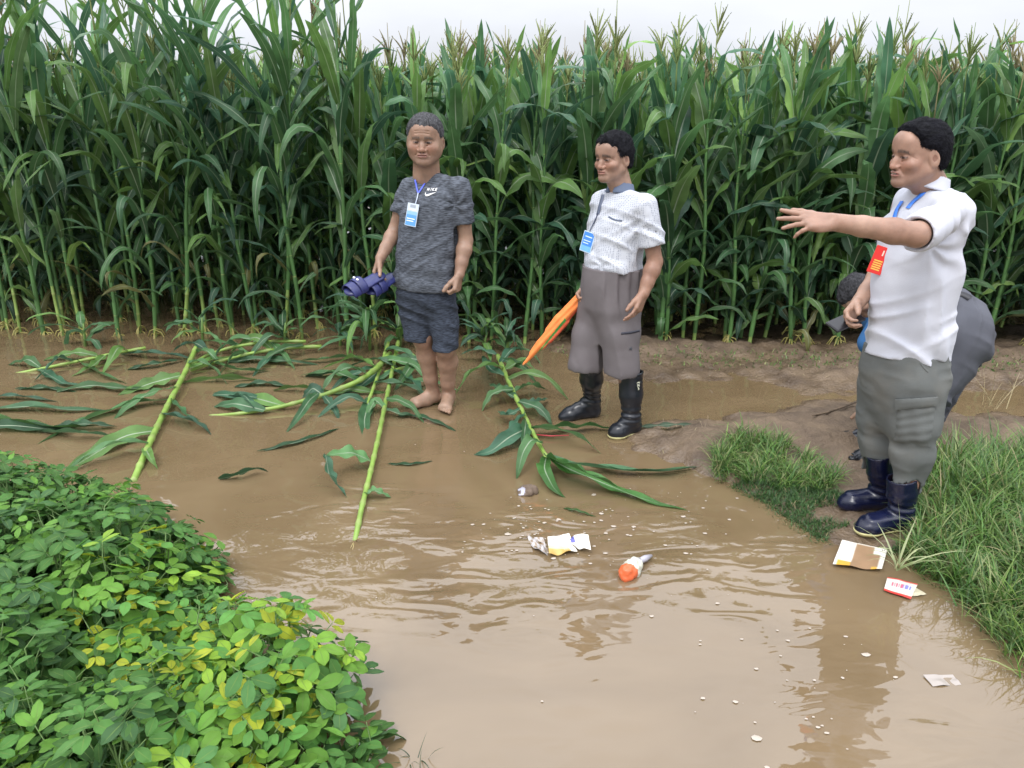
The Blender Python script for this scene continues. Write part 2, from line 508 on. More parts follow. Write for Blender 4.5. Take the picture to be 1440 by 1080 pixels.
# ------------------------------------------------------------------ anatomy
def frame(fwd, up=(0, 0, 1)):
    f = nrm(fwd); u = nrm(np.asarray(up, float) - f * np.dot(up, f)); r = np.cross(f, u)
    return np.stack([r, f, u])        # rows: right, forward, up
class Head:
    def __init__(s, c, fwd, up=(0, 0, 1), sc=1.0):
        s.c = np.asarray(c, float); s.A = frame(fwd, up); s.k = sc
    def w(s, p): return s.c + (np.asarray(p, float) * s.k) @ s.A
    def l(s, V): return ((V - s.c) @ s.A.T) / s.k
    def body(s, F, neck, nr=.056, mouth=0.0, jowl=1.0, thin=1.0, wrinkle=0):
        k, A, w = s.k, s.A, s.w
        E = lambda c, r, kk=.02, op='u', AA=None: F.ell(w(c), [x * k for x in r], A if AA is None else AA, kk * k, op)
        E((0, -.014, .040), (.077 * thin, .097, .083))
        E((0, .022, -.030), (.063 * thin * jowl, .066, .083), .03)
        for sg in (-1, 1):
            F.cone(w((sg * .054 * jowl, -.008, -.050)), w((sg * .018, .062, -.093)), .020 * k, .017 * k, .03 * k)
            E((sg * .044, .056, -.028), (.024, .022, .018), .025)
            F.cone(w((sg * .012, .083, .021)), w((sg * .046, .066, .020)), .0085 * k, .008 * k, .014 * k)
        E((0, .074, -.094), (.021, .017, .016), .022)
        E((0, .066, .052), (.052, .030, .040), .03)
        for sg in (-1, 1):
            E((sg * .030, .092, -.002), (.017, .013, .011), .012, 's')
        for sg in (-1, 1):
            E((sg * .031, .0685, -.001), (.0175, .0165, .0115), .006)
        F.chain([w((0, .080, .010)), w((0, .090, -.014)), w((0, .0985, -.034))], [.0085 * k, .0105 * k, .0135 * k], .012 * k)
        for sg in (-1, 1): E((sg * .0160, .089, -.038), (.0095, .010, .0085), .007)
        for sg in (-1, 1): E((sg * .008, .094, -.0475), (.004, .006, .003), .003, 's')
        E((0, .079, -.060), (.030, .013, .018), .014)
        E((0, .092, -.0565), (.022, .007, .0048), .005)
        E((0, .0905, -.0675), (.020, .007, .0058), .005)
        E((0, .100, -.0620), (.023, .010, .0012 + mouth), .003, 's')
        for sg in (-1, 1):
            F.cone(w((sg * .022, .088, -.040)), w((sg * .033, .078, -.062)), .0030 * k, .0024 * k, .008 * k, 's')
            F.cone(w((sg * .020, .080, -.016)), w((sg * .040, .072, -.018)), .0016 * k, .0014 * k, .005 * k, 's')
            F.cone(w((sg * .052, .062, .002)), w((sg * .062, .050, -.006)), .0014 * k, .0010 * k, .004 * k, 's')
            AA = np.stack([A[0] * 1.0, nrm(A[1] - .22 * A[2]), nrm(A[2] + .22 * A[1])])
            ec = (sg * .079 * thin, -.012, -.008)
            tilt = nrm(A[0] * sg + A[1] * .35); AE = np.stack([tilt, np.cross(AA[2], tilt), AA[2]])
            F.ell(w(ec), [.0065 * k, .0185 * k, .032 * k], AE, .010 * k)
            F.ell(w((sg * .0865 * thin, -.010, -.004)), [.0055 * k, .010 * k, .019 * k], AE, .006 * k, 's')
        for q_ in range(wrinkle):
            zz = .042 + .011 * q_
            F.chain([w((x_, .103 - x_ * x_ * 9, zz + .003 * math.cos(x_ * 60))) for x_ in (-.034, -.012, .012, .034)], [.0042 * k] * 4, .003 * k, 's')
        nk = np.asarray(neck, float)
        F.cone(w((0, -.030, -.050)), nk, nr * k * .98, nr * k * 1.08, .03 * k)
        F.cone(w((0, .010, -.082)), nk + s.A[1] * .02, .035 * k, nr * k * .8, .03 * k)
    def colour(s, V, C, skin, brow=(.06, .05, .045), lip=(.30, .14, .115), teeth=False, eye=1.0, brow_w=1.0):
        P = s.l(V); x, y, z = P[:, 0], P[:, 1], P[:, 2]; ax = np.abs(x)
        near = (np.abs(z) < .14) & (np.linalg.norm(P, axis=1) < .16)
        def mixc(m, c, a=1.0):
            m = np.clip(m, 0, 1)[:, None] * a
            C[:] = C * (1 - m) + np.array(c) * m
        face = near & (y > .03)
        g = lambda d, r: np.exp(-(d / r) ** 2)
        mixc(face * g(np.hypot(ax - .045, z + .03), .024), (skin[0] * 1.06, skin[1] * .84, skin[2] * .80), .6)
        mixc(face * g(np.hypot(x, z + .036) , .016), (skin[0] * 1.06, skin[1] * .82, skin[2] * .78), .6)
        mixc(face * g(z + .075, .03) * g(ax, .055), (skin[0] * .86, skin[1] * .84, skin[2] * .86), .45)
        # brows
        zb = .0225 - np.clip(ax - .03, 0, 1) * .30 + (ax < .02) * 0
        mixc(face * np.clip(g(z - zb, .0056) * 1.5, 0, 1) * ((ax > .011) & (ax < .050)) * brow_w * (.8 + .3 * pn(x * 400, y * 400, z * 90)), brow, .92)
        # eyes
        ez = (z + .0010 + np.abs(ax - .030) * .06); hw = np.sqrt(np.clip(1 - ((ax - .030) / .0145) ** 2, 0, 1))
        ins = face & (np.abs(ez) < .0052 * eye * hw) & (y > .055)
        lid = face & (np.abs(ez - .0035 * eye) < .0026) & (np.abs(ax - .030) < .0165) & (y > .055)
        mixc(lid * 1.0, (skin[0] * .32, skin[1] * .28, skin[2] * .28), .9)
        mixc(ins * 1.0, (.20, .15, .13)); mixc((ins & (np.abs(ax - .029) < .0080)) * 1.0, (.012, .009, .008))
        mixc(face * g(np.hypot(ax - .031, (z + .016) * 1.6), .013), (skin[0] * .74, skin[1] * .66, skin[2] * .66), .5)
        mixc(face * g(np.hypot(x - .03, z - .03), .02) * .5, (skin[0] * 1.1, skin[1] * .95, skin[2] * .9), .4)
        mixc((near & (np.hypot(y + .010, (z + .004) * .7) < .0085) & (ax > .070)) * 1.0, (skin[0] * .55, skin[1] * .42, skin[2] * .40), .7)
        st_ = near & (z < -.035) & (z > -.115) & (y > .0)
        mixc(st_ * g(z + .085, .03) * (.7 + .5 * pn(x * 300, y * 300, z * 300)), (skin[0] * .62, skin[1] * .64, skin[2] * .70), .30)
        mixc(near * (g(np.hypot((ax - .030) * 1, (z + .027) * 1.0), .022)) * (.5 + .5 * pn(x * 120, y * 120, z * 120)), (skin[0] * 1.12, skin[1] * .80, skin[2] * .75), .45)
        # lips
        lm = face & (y > .07) & (ax < .0245)
        mixc(lm * g(z + .062, .0085) * np.clip((.026 - ax) / .006, 0, 1), lip, .85)
        mixc((lm & (np.abs(z + .062) < .0016)) * 1.0, (.10, .035, .03))
        if teeth: mixc((lm & (np.abs(z + .0608) < .0024) & (ax < .013)) * 1.0, (.50, .47, .42))
        mixc((near & (y > .08) & (np.hypot(ax - .008, z + .0475) < .0042)) * 1.0, (.07, .03, .025))
        return C
    def hair(s, name, mt, parent, line, grow=.007, noise=.003, top=0, thin=1.0, res=.0028, nf=110, horn=None, nst=5200, slen=.012, lift=.20, comb=(.25, -.9, .1)):
        lo = s.c - .17; hi = s.c + .17
        F = Fld(lo, hi, res)
        k, A, w = s.k, s.A, s.w
        F.ell(w((0, -.014, .042)), [(.077 * thin + grow) * k, (.096 + grow) * k, (.083 + grow + top * .5) * k], A, .01)
        F.ell(w((0, .044, .064 + top * .4)), [(.058 + grow * .5) * k, (.046 + grow * .3) * k, (.048 + top * .6) * k], A, .02)
        F.ell(w((0, -.050, -.010)), [(.066 + grow) * k, (.052 + grow) * k, (.075) * k], A, .02)
        ly = np.array([a[0] for a in line]); lz = np.array([a[1] for a in line])
        def cut(x, y, z):
            P = s.l(np.stack([x, y, z], 1)); zz = np.interp(P[:, 1], ly, lz)
            if horn: zz = zz + horn * np.exp(-((np.abs(P[:, 0]) - .045) / .016) ** 2) * (P[:, 1] > .02)
            return P, zz
        i = np.nonzero(F.F < .03)
        x, y, z = F.ax[0][i[0]], F.ax[1][i[1]], F.ax[2][i[2]]
        P, zz = cut(x, y, z)
        nz = pn(P[:, 0] * nf, P[:, 1] * nf * .6, P[:, 2] * nf * .7)
        nb = pn(P[:, 0] * 30 + 5, P[:, 1] * 22, P[:, 2] * 22)
        zz = zz + nz * .004 + nb * .003
        v = F.F[i] + noise * nz + noise * .9 * nb + grow * k * .85 * np.clip(1 - (P[:, 2] - zz) / .022, 0, 1)
        F.F[i] = np.maximum(v, (zz - P[:, 2]) * .6 * k)
        # around the ear
        for sg in (-1, 1): F.ell(w((sg * .088, -.006, -.012)), [.022 * k, .023 * k, .034 * k], A, .004, 's')
        V, Q = F.extract(1)
        # short strands over the surface, lying along the comb direction
        rnd = np.random.default_rng(int(abs(s.c[0]) * 1e4)); pick = rnd.integers(0, len(Q), nst)
        q = V[Q[pick]]; c = q.mean(1); n = np.cross(q[:, 2] - q[:, 0], q[:, 3] - q[:, 1]); n /= np.linalg.norm(n, axis=1)[:, None] + 1e-9
        out_ = (c - s.c) - .0; n = np.where(((n * out_).sum(1) < 0)[:, None], -n, n)
        Pl = s.l(c); fl = np.where((Pl[:, 2] > .06)[:, None], comb, (0, -.5, -.8)) @ s.A + rnd.normal(0, .38, (nst, 3))
        fl -= n * (fl * n).sum(1)[:, None]; fl /= np.linalg.norm(fl, axis=1)[:, None] + 1e-9
        sd_ = np.cross(fl, n); L_ = slen * rnd.uniform(.6, 1.3, nst)[:, None]; wd_ = .0009
        p0, p1, p2 = c - n * .001, c + fl * L_ * .5 + n * L_ * .16, c + fl * L_ + n * L_ * lift
        SV = np.stack([p0 - sd_ * wd_, p0 + sd_ * wd_, p1 - sd_ * wd_, p1 + sd_ * wd_, p2 - sd_ * .0003, p2 + sd_ * .0003], 1).reshape(-1, 3)
        b_ = len(V) + np.arange(nst)[:, None] * 6
        SQ = np.concatenate([b_ + [0, 1, 3, 2], b_ + [2, 3, 5, 4]])
        off = np.array(parent.location)
        return link(name, raw_mesh(name, np.concatenate([V, SV]) - off, np.concatenate([Q, SQ])), mt, parent)

def hand(F, w, d, palm, thumb, sc=1.0, curl=(.3, .3, .35, .4), spread=.12, th=(.55, .75, .25), thbend=.3, lens=None):
    """five fingers on a palm; d: wrist to knuckles, palm: the way the palm faces, thumb: the thumb side"""
    d = nrm(d); t = nrm(np.asarray(thumb, float) - d * np.dot(thumb, d)); n = nrm(np.cross(d, t))
    if n @ np.asarray(palm, float) < 0: n = -n
    offs = [.0305, .0105, -.0095, -.028]; klen = [.084, .088, .083, .075]; L = lens or [.072, .080, .074, .058]
    rad = [.0088, .009, .0086, .0076]
    for i in range(4):
        kn = w + (d * klen[i] + t * offs[i]) * sc
        F.cone(w + t * offs[i] * .62 * sc + d * .005 * sc, kn - n * .002, .0135 * sc, .0112 * sc, .012 * sc)
        ang = math.asin(max(-1, min(1, spread * (offs[i]) / .03)))
        dd = nrm(d * math.cos(ang) + t * math.sin(ang)); p = kn; c = 0
        for j, fr in enumerate((.45, .31, .24)):
            c += curl[i] * (1.0 if j == 0 else 1.15)
            v = dd * math.cos(c) + n * math.sin(c)
            q = p + v * L[i] * fr * sc
            r0, r1 = rad[i] * (1 - .09 * j) * sc, rad[i] * (1 - .09 * (j + 1)) * sc
            F.cone(p, q, r0, r1, (.006 if j == 0 else .003) * sc)
            p = q
    b = w + (d * .022 + t * .020 + n * .006) * sc
    v = nrm(d * th[0] + t * th[1] + n * th[2])
    p1 = b + v * .042 * sc; v2 = nrm(v + d * thbend + n * thbend * .4); p2 = p1 + v2 * .031 * sc; v3 = nrm(v2 + d * thbend); p3 = p2 + v3 * .026 * sc
    F.chain([b, p1, p2, p3], [.0165 * sc, .0125 * sc, .0105 * sc, .0088 * sc], .008 * sc)
    F.ell(w + (d * .045 - t * .004 + n * .006) * sc, [.036 * sc, .012 * sc, .042 * sc], np.stack([t, n, d]), .012)

def arm(F, sh, el, wr, ra=(.050, .044, .038, .041, .0265), flat=None):
    sh, el, wr = map(np.asarray, (sh, el, wr))
    F.chain([sh, sh * .45 + el * .55, el], [ra[0], ra[1], ra[2]], .02)
    F.chain([el, el * .72 + wr * .28, el * .35 + wr * .65, wr], [ra[2], ra[3], (ra[3] + ra[4]) / 2 - .002, ra[4]], .015)

SKIN = dict(a=(.285, .176, .124), b=(.315, .196, .142), c=(.32, .192, .138))
def skin_cols(V, base, extra=None):
    n = fbm(V[:, 0] * 9, V[:, 1] * 9, V[:, 2] * 9, 2)[:, None]
    return np.array(base)[None] * (1 + n * np.array([.12, .16, .17]))

# ================================================================== PEOPLE
def fabric(name, base, kind, crs=.006):
    m = mat(name, color=base, rough=.85, spec=.25, noise=.08, nscale=7, bump=0)
    nt = m.node_tree; N, L = nt.nodes, nt.links; b = N['Principled BSDF']
    src = b.inputs['Base Color'].links[0].from_socket
    tc = N.new('ShaderNodeTexCoord'); mp = N.new('ShaderNodeMapping'); L.new(tc.outputs['Object'], mp.inputs[0])
    # sharp creases: ridges of warped noise, plus a fine weave
    cm = N.new('ShaderNodeMapping'); cm.inputs['Scale'].default_value = (1, 1, .62); cm.inputs['Rotation'].default_value = (.3, .5, .2); L.new(tc.outputs['Object'], cm.inputs[0])
    c1 = N.new('ShaderNodeTexNoise'); c1.noise_type = 'RIDGED_MULTIFRACTAL'; c1.normalize = False
    c1.inputs['Scale'].default_value = 9; c1.inputs['Detail'].default_value = 2.5; c1.inputs['Distortion'].default_value = .5; L.new(cm.outputs[0], c1.inputs['Vector'])
    c2 = N.new('ShaderNodeTexNoise'); c2.inputs['Scale'].default_value = 240; L.new(tc.outputs['Object'], c2.inputs['Vector'])
    b1 = N.new('ShaderNodeBump'); b1.inputs['Distance'].default_value = crs; L.new(c1.outputs[0], b1.inputs['Height'])
    b2 = N.new('ShaderNodeBump'); b2.inputs['Distance'].default_value = .0006; L.new(c2.outputs[0], b2.inputs['Height']); L.new(b1.outputs[0], b2.inputs['Normal']); L.new(b2.outputs[0], b.inputs['Normal'])
    if kind == 'melange':
        mp.inputs['Scale'].default_value = (38, 38, 260)
        n = N.new('ShaderNodeTexNoise'); n.inputs['Scale'].default_value = 1; n.inputs['Detail'].default_value = 3; L.new(mp.outputs[0], n.inputs['Vector'])
        r = N.new('ShaderNodeMapRange'); r.inputs['From Min'].default_value = .36; r.inputs['From Max'].default_value = .66
        r.inputs['To Min'].default_value = .5; r.inputs['To Max'].default_value = 1.7; L.new(n.outputs[0], r.inputs[0])
        s = N.new('ShaderNodeVectorMath'); s.operation = 'SCALE'; L.new(src, s.inputs[0]); L.new(r.outputs[0], s.inputs['Scale'])
        L.new(s.outputs[0], b.inputs['Base Color'])
    if kind == 'dots':
        mp.inputs['Scale'].default_value = (125, 125, 125)
        v = N.new('ShaderNodeTexVoronoi'); v.inputs['Scale'].default_value = 1; v.inputs['Randomness'].default_value = .18; L.new(mp.outputs[0], v.inputs['Vector'])
        r = N.new('ShaderNodeMapRange'); r.inputs['From Min'].default_value = .26; r.inputs['From Max'].default_value = .38
        L.new(v.outputs['Distance'], r.inputs[0])
        mx = N.new('ShaderNodeMix'); mx.data_type = 'RGBA'; mx.inputs[6].default_value = (.22, .24, .31, 1)
        L.new(r.outputs[0], mx.inputs[0]); L.new(src, mx.inputs[7]); L.new(mx.outputs[2], b.inputs['Base Color'])
    if kind == 'damp':          # worn, mud splashed lower half
        g = N.new('ShaderNodeTexNoise'); g.inputs['Scale'].default_value = 5; g.inputs['Detail'].default_value = 6; L.new(tc.outputs['Object'], g.inputs['Vector'])
        r = N.new('ShaderNodeMapRange'); r.inputs['From Min'].default_value = .5; r.inputs['From Max'].default_value = .75; r.inputs['To Max'].default_value = .35
        L.new(g.outputs[0], r.inputs[0])
        mx = N.new('ShaderNodeMix'); mx.data_type = 'RGBA'; mx.inputs[7].default_value = (.22, .19, .15, 1)
        L.new(r.outputs[0], mx.inputs[0]); L.new(src, mx.inputs[6]); L.new(mx.outputs[2], b.inputs['Base Color'])
    return m
M['melange'] = fabric('melange_jersey', (.075, .084, .102), 'melange')
M['melange_dark'] = fabric('melange_jersey_dark', (.036, .044, .062), 'melange')
M['polo'] = fabric('dotted_polo', (.53, .55, .60), 'dots')
M['collar'] = fabric('grey_blue_knit', (.12, .15, .22), 'plain')
M['shorts_grey'] = fabric('grey_brown_twill', (.140, .124, .128), 'plain', .010)
M['white_shirt'] = fabric('white_cotton', (.53, .54, .60), 'plain')
M['trousers_grey'] = fabric('faded_grey_canvas', (.125, .132, .128), 'damp', .012)
M['trousers_dark'] = fabric('dark_grey_cloth', (.085, .088, .105), 'plain', .010)
M['blue_shirt'] = fabric('blue_cotton', (.04, .13, .30), 'plain')

def folds(amp, sx, sy, sz, seed=0, ridge=False):
    def f(x, y, z):
        n = pn(x * sx + seed, y * sy + seed * .7, z * sz + seed * 1.3)
        if ridge: n = np.abs(n) * 2 - .7
        return amp * n
    return f
def diag(amp, a, fa, b, fb, seed=0, mask=None):
    a, b = nrm(a), nrm(b)
    def f(x, y, z):
        u = x * a[0] + y * a[1] + z * a[2]; v = x * b[0] + y * b[1] + z * b[2]
        n = pn(u * fa + seed, v * fb + 3.1, 0 * u + seed); n = (1 - np.abs(n) * 3.0) * np.clip(pn(x * 4 + seed, y * 4, z * 4) + .6, 0, 1)
        return -amp * n * (1 if mask is None else mask(x, y, z))
    return f
def crease(F, a, b, r=.012, depth=.008, k=.02):
    """a soft crease pressed into a surface between two points lying on it"""
    F.cone(a, b, r, r * .6, k, 's')
def radial(c, n, N, amp, rad, seed=0):
    n = nrm(n); a = nrm(np.cross(n, (0.3, .2, 1))); b = np.cross(n, a)
    def f(x, y, z):
        u = (x - c[0]) * a[0] + (y - c[1]) * a[1] + (z - c[2]) * a[2]; v = (x - c[0]) * b[0] + (y - c[1]) * b[1] + (z - c[2]) * b[2]
        w = (x - c[0]) * n[0] + (y - c[1]) * n[1] + (z - c[2]) * n[2]; r_ = np.hypot(u, v)
        th = np.arctan2(v, u) * N + 2.5 * pn(x * 9 + seed, y * 9, z * 9)
        return amp * np.sin(th) * np.exp(-(r_ / rad) ** 2) * np.clip(r_ / .03, 0, 1) * np.exp(-(w / .14) ** 2)
    return f
def boot(parent, top, ank, heel, toe, r_top, r_ank, mt, z0, sole=None, trim=False):
    top, ank, heel, toe = map(np.asarray, (top, ank, heel, toe))
    d = toe - heel; d[2] = 0; L = np.linalg.norm(d); d = d / L
    def foot(F, g, sl=False):
        up = (0, 0, 1)
        a = heel + d * .040; b = heel + d * L * .42; c = heel + d * L * .72; e = heel + d * (L - .036)
        for p in (a, b, c, e): p[2] = z0
        U = lambda p, h: p + np.array([0, 0, h])
        F.cone(U(a, .040), U(b, .042), .041 + g, .038 + g, .02)
        F.cone(U(b, .040), U(c, .034), .040 + g, .048 + g, .02, sq=(up, .80))
        F.cone(U(c, .034), U(e, .026), .048 + g, .035 + g, .02, sq=(up, .78))
        if not sl:
            F.cone(ank, U(a, .060), r_ank, .044, .02)
            F.cone(ank - [0, 0, .02], U(c, .045), r_ank * .92, .034, .03)
    lo = np.minimum(np.minimum(heel, toe), top) - .12; hi = np.maximum(np.maximum(heel, toe), top) + .12; lo[2] = z0 - .04
    F = Fld(lo, hi, .0045)
    mid = top * .5 + ank * .5 
    F.chain([top, mid, ank], [r_top, (r_top * .95 + r_ank * .05), r_ank], .012)
    foot(F, .0)
    for zz, rr in ((.03, .0035), (.055, .003)):                       # wrinkles over the ankle
        F.disp(lambda x, y, z: .0035 * np.sin((z - ank[2]) * 190 + 3 * pn(x * 12, y * 12, z * 8)) * np.exp(-((z - ank[2] - .02) / .05) ** 2) * .5)
    F.disp(folds(.002, 14, 14, 9, 3))
    F.plane([0, 0, z0 + .003], [0, 0, -1])
    ax = nrm(top - ank)
    F.plane(top + ax * .0, ax)
    F.cone(top - ax * .05, top + ax * .03, r_top - .006, r_top - .006, .003, 's')
    o = F.build('boot', mt, parent)
    if sole:
        S = Fld(lo, hi - [0, 0, hi[2] - z0 - .08], .004)
        foot(S, .005, True)
        S.plane([0, 0, z0 + .020], [0, 0, 1]); S.plane([0, 0, z0 - .002], [0, 0, -1])
        so = S.build('sole', sole, o)
    if trim:
        F2 = Fld(top - .11, top + .11, .0045)
        F2.chain([top - ax * .012, top + ax * .004], [r_top + .003, r_top + .003], .004)
        F2.cone(top - ax * .07, top + ax * .05, r_top - .005, r_top - .005, .002, 's')
        F2.plane(top + ax * .004, ax); F2.plane(top - ax * .014, -ax)
        F2.build('top_band', mt, o)
    return o
def lanyard(parent, surf, left, right, wid, col, n=26, off=.006):
    mb = MB()
    ribbon(mb, surf, left, wid, off, col, n)
    if right is not None: ribbon(mb, surf, right, wid, off + .001, col, n)
    return mb.build('lanyard', M['paint'], parent)
def card(parent, c, n, w, h, up, lines, base, header, thick=.002, name='badge'):
    """a plastic badge: body, coloured panels and small printed lines"""
    n = nrm(n); up = nrm(up - n * np.dot(up, n)); r = np.cross(up, n)
    mb = MB()
    mb.box(c, (w / 2, h / 2, thick), (r, up, n), base)
    e = thick + .0006
    def panel(x0, x1, y0, y1, col, lift=0):
        q = [c + r * x * w / 2 + up * y * h / 2 + n * (e + lift) for x, y in ((x0, y0), (x1, y0), (x1, y1), (x0, y1))]
        mb.grid(np.array([[q[0], q[1]], [q[3], q[2]]]), col)
    for (x0, x1, y0, y1, col, lift) in header: panel(x0, x1, y0, y1, col, lift)
    for (x0, x1, y, t, col) in lines: panel(x0, x1, y - t, y + t, col, .0012)
    return mb.build(name, M['card'], parent, smooth=False)

# ------------------------------------------------------------------ person 1: grey melange T-shirt, barefoot, holding slippers
def person_one():
    Y = 4.22
    J = lambda px, py, dy=0: aY(px, py, Y + dy)
    f = nrm((-.30, -.95, 0)); r = np.cross(f, (0, 0, 1))
    heelL, toeL = aZ(616, 561, .03), aZ(583, 570, .02); heelR, toeR = aZ(636, 561, .02), aZ(627, 584, .0)
    org = (aZ(615, 570)); P = empty('person', org)
    tag(P, 'grey haired barefoot man in grey T-shirt standing in the water', 'person')
    hd = Head(J(597.5, 198, -.02), (-.05, -1, -.05), (.03, -.03, 1), 1.05)
    nb = J(600, 247, .04)
    shL, shR = J(574, 264, .05), J(647, 264, -.06)
    elL, wrL = J(556, 323, .06), J(535, 363, -.06)
    elR, wrR = J(655, 338, -.04), J(646, 386, -.12)
    hdirL = nrm(J(527, 392, -.10) - wrL); hdirR = nrm(J(641, 412, -.15) - wrR)
    fine = [(hd.c - .15, hd.c + .15, .0024), (wrL - .13, wrL + [.08, .1, .06], .0026), (wrR - .13, wrR + [.08, .1, .06], .0026)]
    lo = np.array([min(wrL[0], shL[0]) - .18, Y - .42, -.06]); hi = np.array([shR[0] + .14, Y + .30, hd.c[2] + .2])
    F = Fld(lo, hi, .0055, fine)
    hd.body(F, nb, nr=.064, jowl=1.17, thin=1.10, wrinkle=2)
    F.cone(nb + [0, 0, -.045], (shL + [.01, 0, -.01]), .05, .032, .03); F.cone(nb + [0, 0, -.045], shR + [-.01, 0, -.01], .05, .032, .03)
    F.cone(J(604, 300), J(600, 400), .10, .11, .04, sq=(f, .85))
    arm(F, shL, elL, wrL, (.040, .042, .037, .040, .027)); arm(F, shR, elR, wrR, (.040, .043, .038, .042, .028))
    hand(F, wrL, hdirL, (.55, -.25, -.3), (-.2, -.9, .1), 1.0, (.55, .6, .65, .6), .05, (.75, .55, .45))
    hand(F, wrR, hdirR, (-.8, .4, 0), (-.35, -.9, 0), 1.0, (.85, .95, 1.0, 1.0), .03, (.8, .35, .5))
    hipL, hipR = J(585, 425, .02), J(620, 427, -.01)
    knL, knR = J(594, 475, -.02), J(627, 489, -.06)
    anL, anR = heelL + f * .03 + [0, 0, .05], heelR + [0, -.03, .045]
    anL = np.array([aY(609, 548, heelL[1] - .01)[0], heelL[1] - .01, .085]); anR = np.array([aY(631, 556, heelR[1] - .04)[0], heelR[1] - .05, .075])
    for h, kk, a in ((hipL, knL, anL), (hipR, knR, anR)):
        F.chain([h, kk], [.082, .056], .02)
        F.ell(kk + f * .010, (.047, .045, .055), None, .02)
        c1 = kk * .68 + a * .32 - f * .014
        F.chain([kk, c1, kk * .25 + a * .75, a], [.052, .058, .040, .034], .02)
        F.cone(a, a + [0, 0, -.03], .034, .036, .02)
    for he, to, an, sg in ((heelL, toeL, anL, 1), (heelR, toeR, anR, -1)):
        d = to - he; d[2] = 0; d = nrm(d); s = np.cross(d, (0, 0, 1)); L = .245; base = np.array([an[0], an[1], 0]) - d * .055
        zc = min(he[2], .02) - .01
        U = lambda a_, z_, b_=0: base + d * a_ + s * b_ + np.array([0, 0, z_ + zc])
        F.cone(U(.035, .034), U(.10, .034), .035, .032, .02)
        F.cone(U(.06, .060), U(.165, .030), .030, .026, .02)
        F.cone(U(.10, .022, 0), U(.175, .020, .018 * sg), .030, .026, .02)
        F.cone(U(.10, .022, 0), U(.170, .020, -.020 * sg), .028, .023, .02)
        for i, (o_, l_, rr) in enumerate(((.032, .048, .0125), (.013, .045, .0092), (-.003, .040, .0088), (-.018, .033, .0085), (-.032, .024, .008))):
            F.cone(U(.178 - i * .006, .016, o_ * sg), U(.178 - i * .006 + l_, .013, o_ * sg * 1.05), rr, rr * .92, .006)
    F.disp(folds(.0018, 12, 12, 9, 2))
    def col(V):
        C = skin_cols(V, SKIN['a'])
        leg = (V[:, 2] < .55)[:, None]; C = np.where(leg, C * [1.08, 1.06, 1.05], C)
        mud = np.clip((.11 + .05 * pn(V[:, 0] * 20, V[:, 1] * 20, V[:, 2] * 20) - V[:, 2]) / .08, 0, .65)[:, None] * (V[:, 2] < .2)[:, None]
        C = C * (1 - mud) + np.array([.30, .20, .14]) * mud
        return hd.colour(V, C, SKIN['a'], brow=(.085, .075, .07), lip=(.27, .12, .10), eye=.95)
    body = F.build('body', M['skin'], P, col)
    hd.hair('hair', M['hair_grey'], body_parent(P), [(-.2, -.055), (-.06, -.045), (-.02, -.002), (.012, .006), (.030, .022), (.042, .050), (.055, .060), (.12, .061)], .006, .0022, .002, 1.10, horn=.004, slen=.007, lift=.5)
    # shirt
    T = Fld([lo[0], Y - .32, .60], [hi[0] + .02, Y + .32, 1.50], .0055)
    def row(py, l, rr, dep, dy=0):
        a, b = aY(l, py, Y), aY(rr, py, Y); c = (a + b) / 2
        return c, abs(b[0] - a[0]) / 2, dep, dy
    rows = [(259, 586, 634, .085, .02), (272, 568, 650, .11, 0), (300, 562, 648, .13, -.0), (340, 559, 644, .135, -.005), (375, 556, 643, .138, -.01), (401, 553, 645, .14, -.01)]
    o = np.array([aY(602, 330, Y)[0], Y, 0.])
    prof = []
    for py, l, rr, dep, dy in rows:
        c, hw, dp, dy = row(py, l, rr, dep)
        rel = c - o
        prof.append((c[2], rel @ r, rel @ f - dy, hw * 1.03, dp))
    prof[-1] = (prof[-1][0] - .01, *prof[-1][1:])
    T.loft(o, (0, 0, 1), r, prof, .03)
    T.cone(nb + [0, 0, -.035], shL + [.01, 0, .000], .064, .048, .03); T.cone(nb + [0, 0, -.035], shR + [-.01, 0, .002], .064, .050, .03)
    slL = shL * .45 + elL * .55 ; slR = shR * .38 + elR * .62
    T.cone(shL, slL + (elL - shL) * .02, .055, .056, .02); T.cone(shR, slR, .058, .062, .02)
    T.disp(radial(J(640, 288, -.10), (0, -1, 0), 6, .006, .12)); T.disp(radial(J(572, 285, -.02), (0, -1, 0), 6, .005, .12))
    T.disp(diag(0.0043, (.5, .2, 1), 21, (1, 0, -.5), 3.5, 2)); T.disp(diag(0.0037, (-.6, .2, 1), 24, (1, 0, .6), 4, 8))
    T.disp(folds(0.0027, 6, 6, 9, 1)); T.disp(folds(0.0016, 14, 10, 16, 5)); 
    T.disp(lambda x, y, z: .004 * np.sin(z * 48 + 9 * (x - o[0]) + 3 * pn(x * 6, y * 6, z * 5)) * np.clip((1.02 - z) / .2, 0, 1))
    for s_, e_ in ((shL, slL), (shR, slR)):
        d = nrm(e_ - s_); T.cone(e_ - d * .05, e_ + d * .09, .046, .058, .004, 's')
    for e_, s_ in ((slL, shL), (slR, shR)):
        d = nrm(e_ - s_)
        T.cone(e_ + d * .062, e_ + d * .12, .075, .075, .003, 's')
    T.cone(nb + [0, -.006, -.012], nb + [0, -.02, .10], .064, .075, .006, 's')
    hz = prof[-1][0]
    shirt = T.build('t_shirt', M['melange'], P)
    # shorts
    S = Fld([lo[0], Y - .3, .32], [hi[0], Y + .3, .92], .0055)
    c0 = J(599, 398)
    S.loft(np.array([c0[0], Y, 0]), (0, 0, 1), r, [(c0[2] + .05, 0, 0, .145, .115), (c0[2] - .02, 0, 0, .158, .128), (J(0, 425)[2], 0, -.005, .165, .13), (J(0, 437)[2], 0, 0, .11, .10), (J(0, 455)[2], 0, 0, .05, .06)], .02)
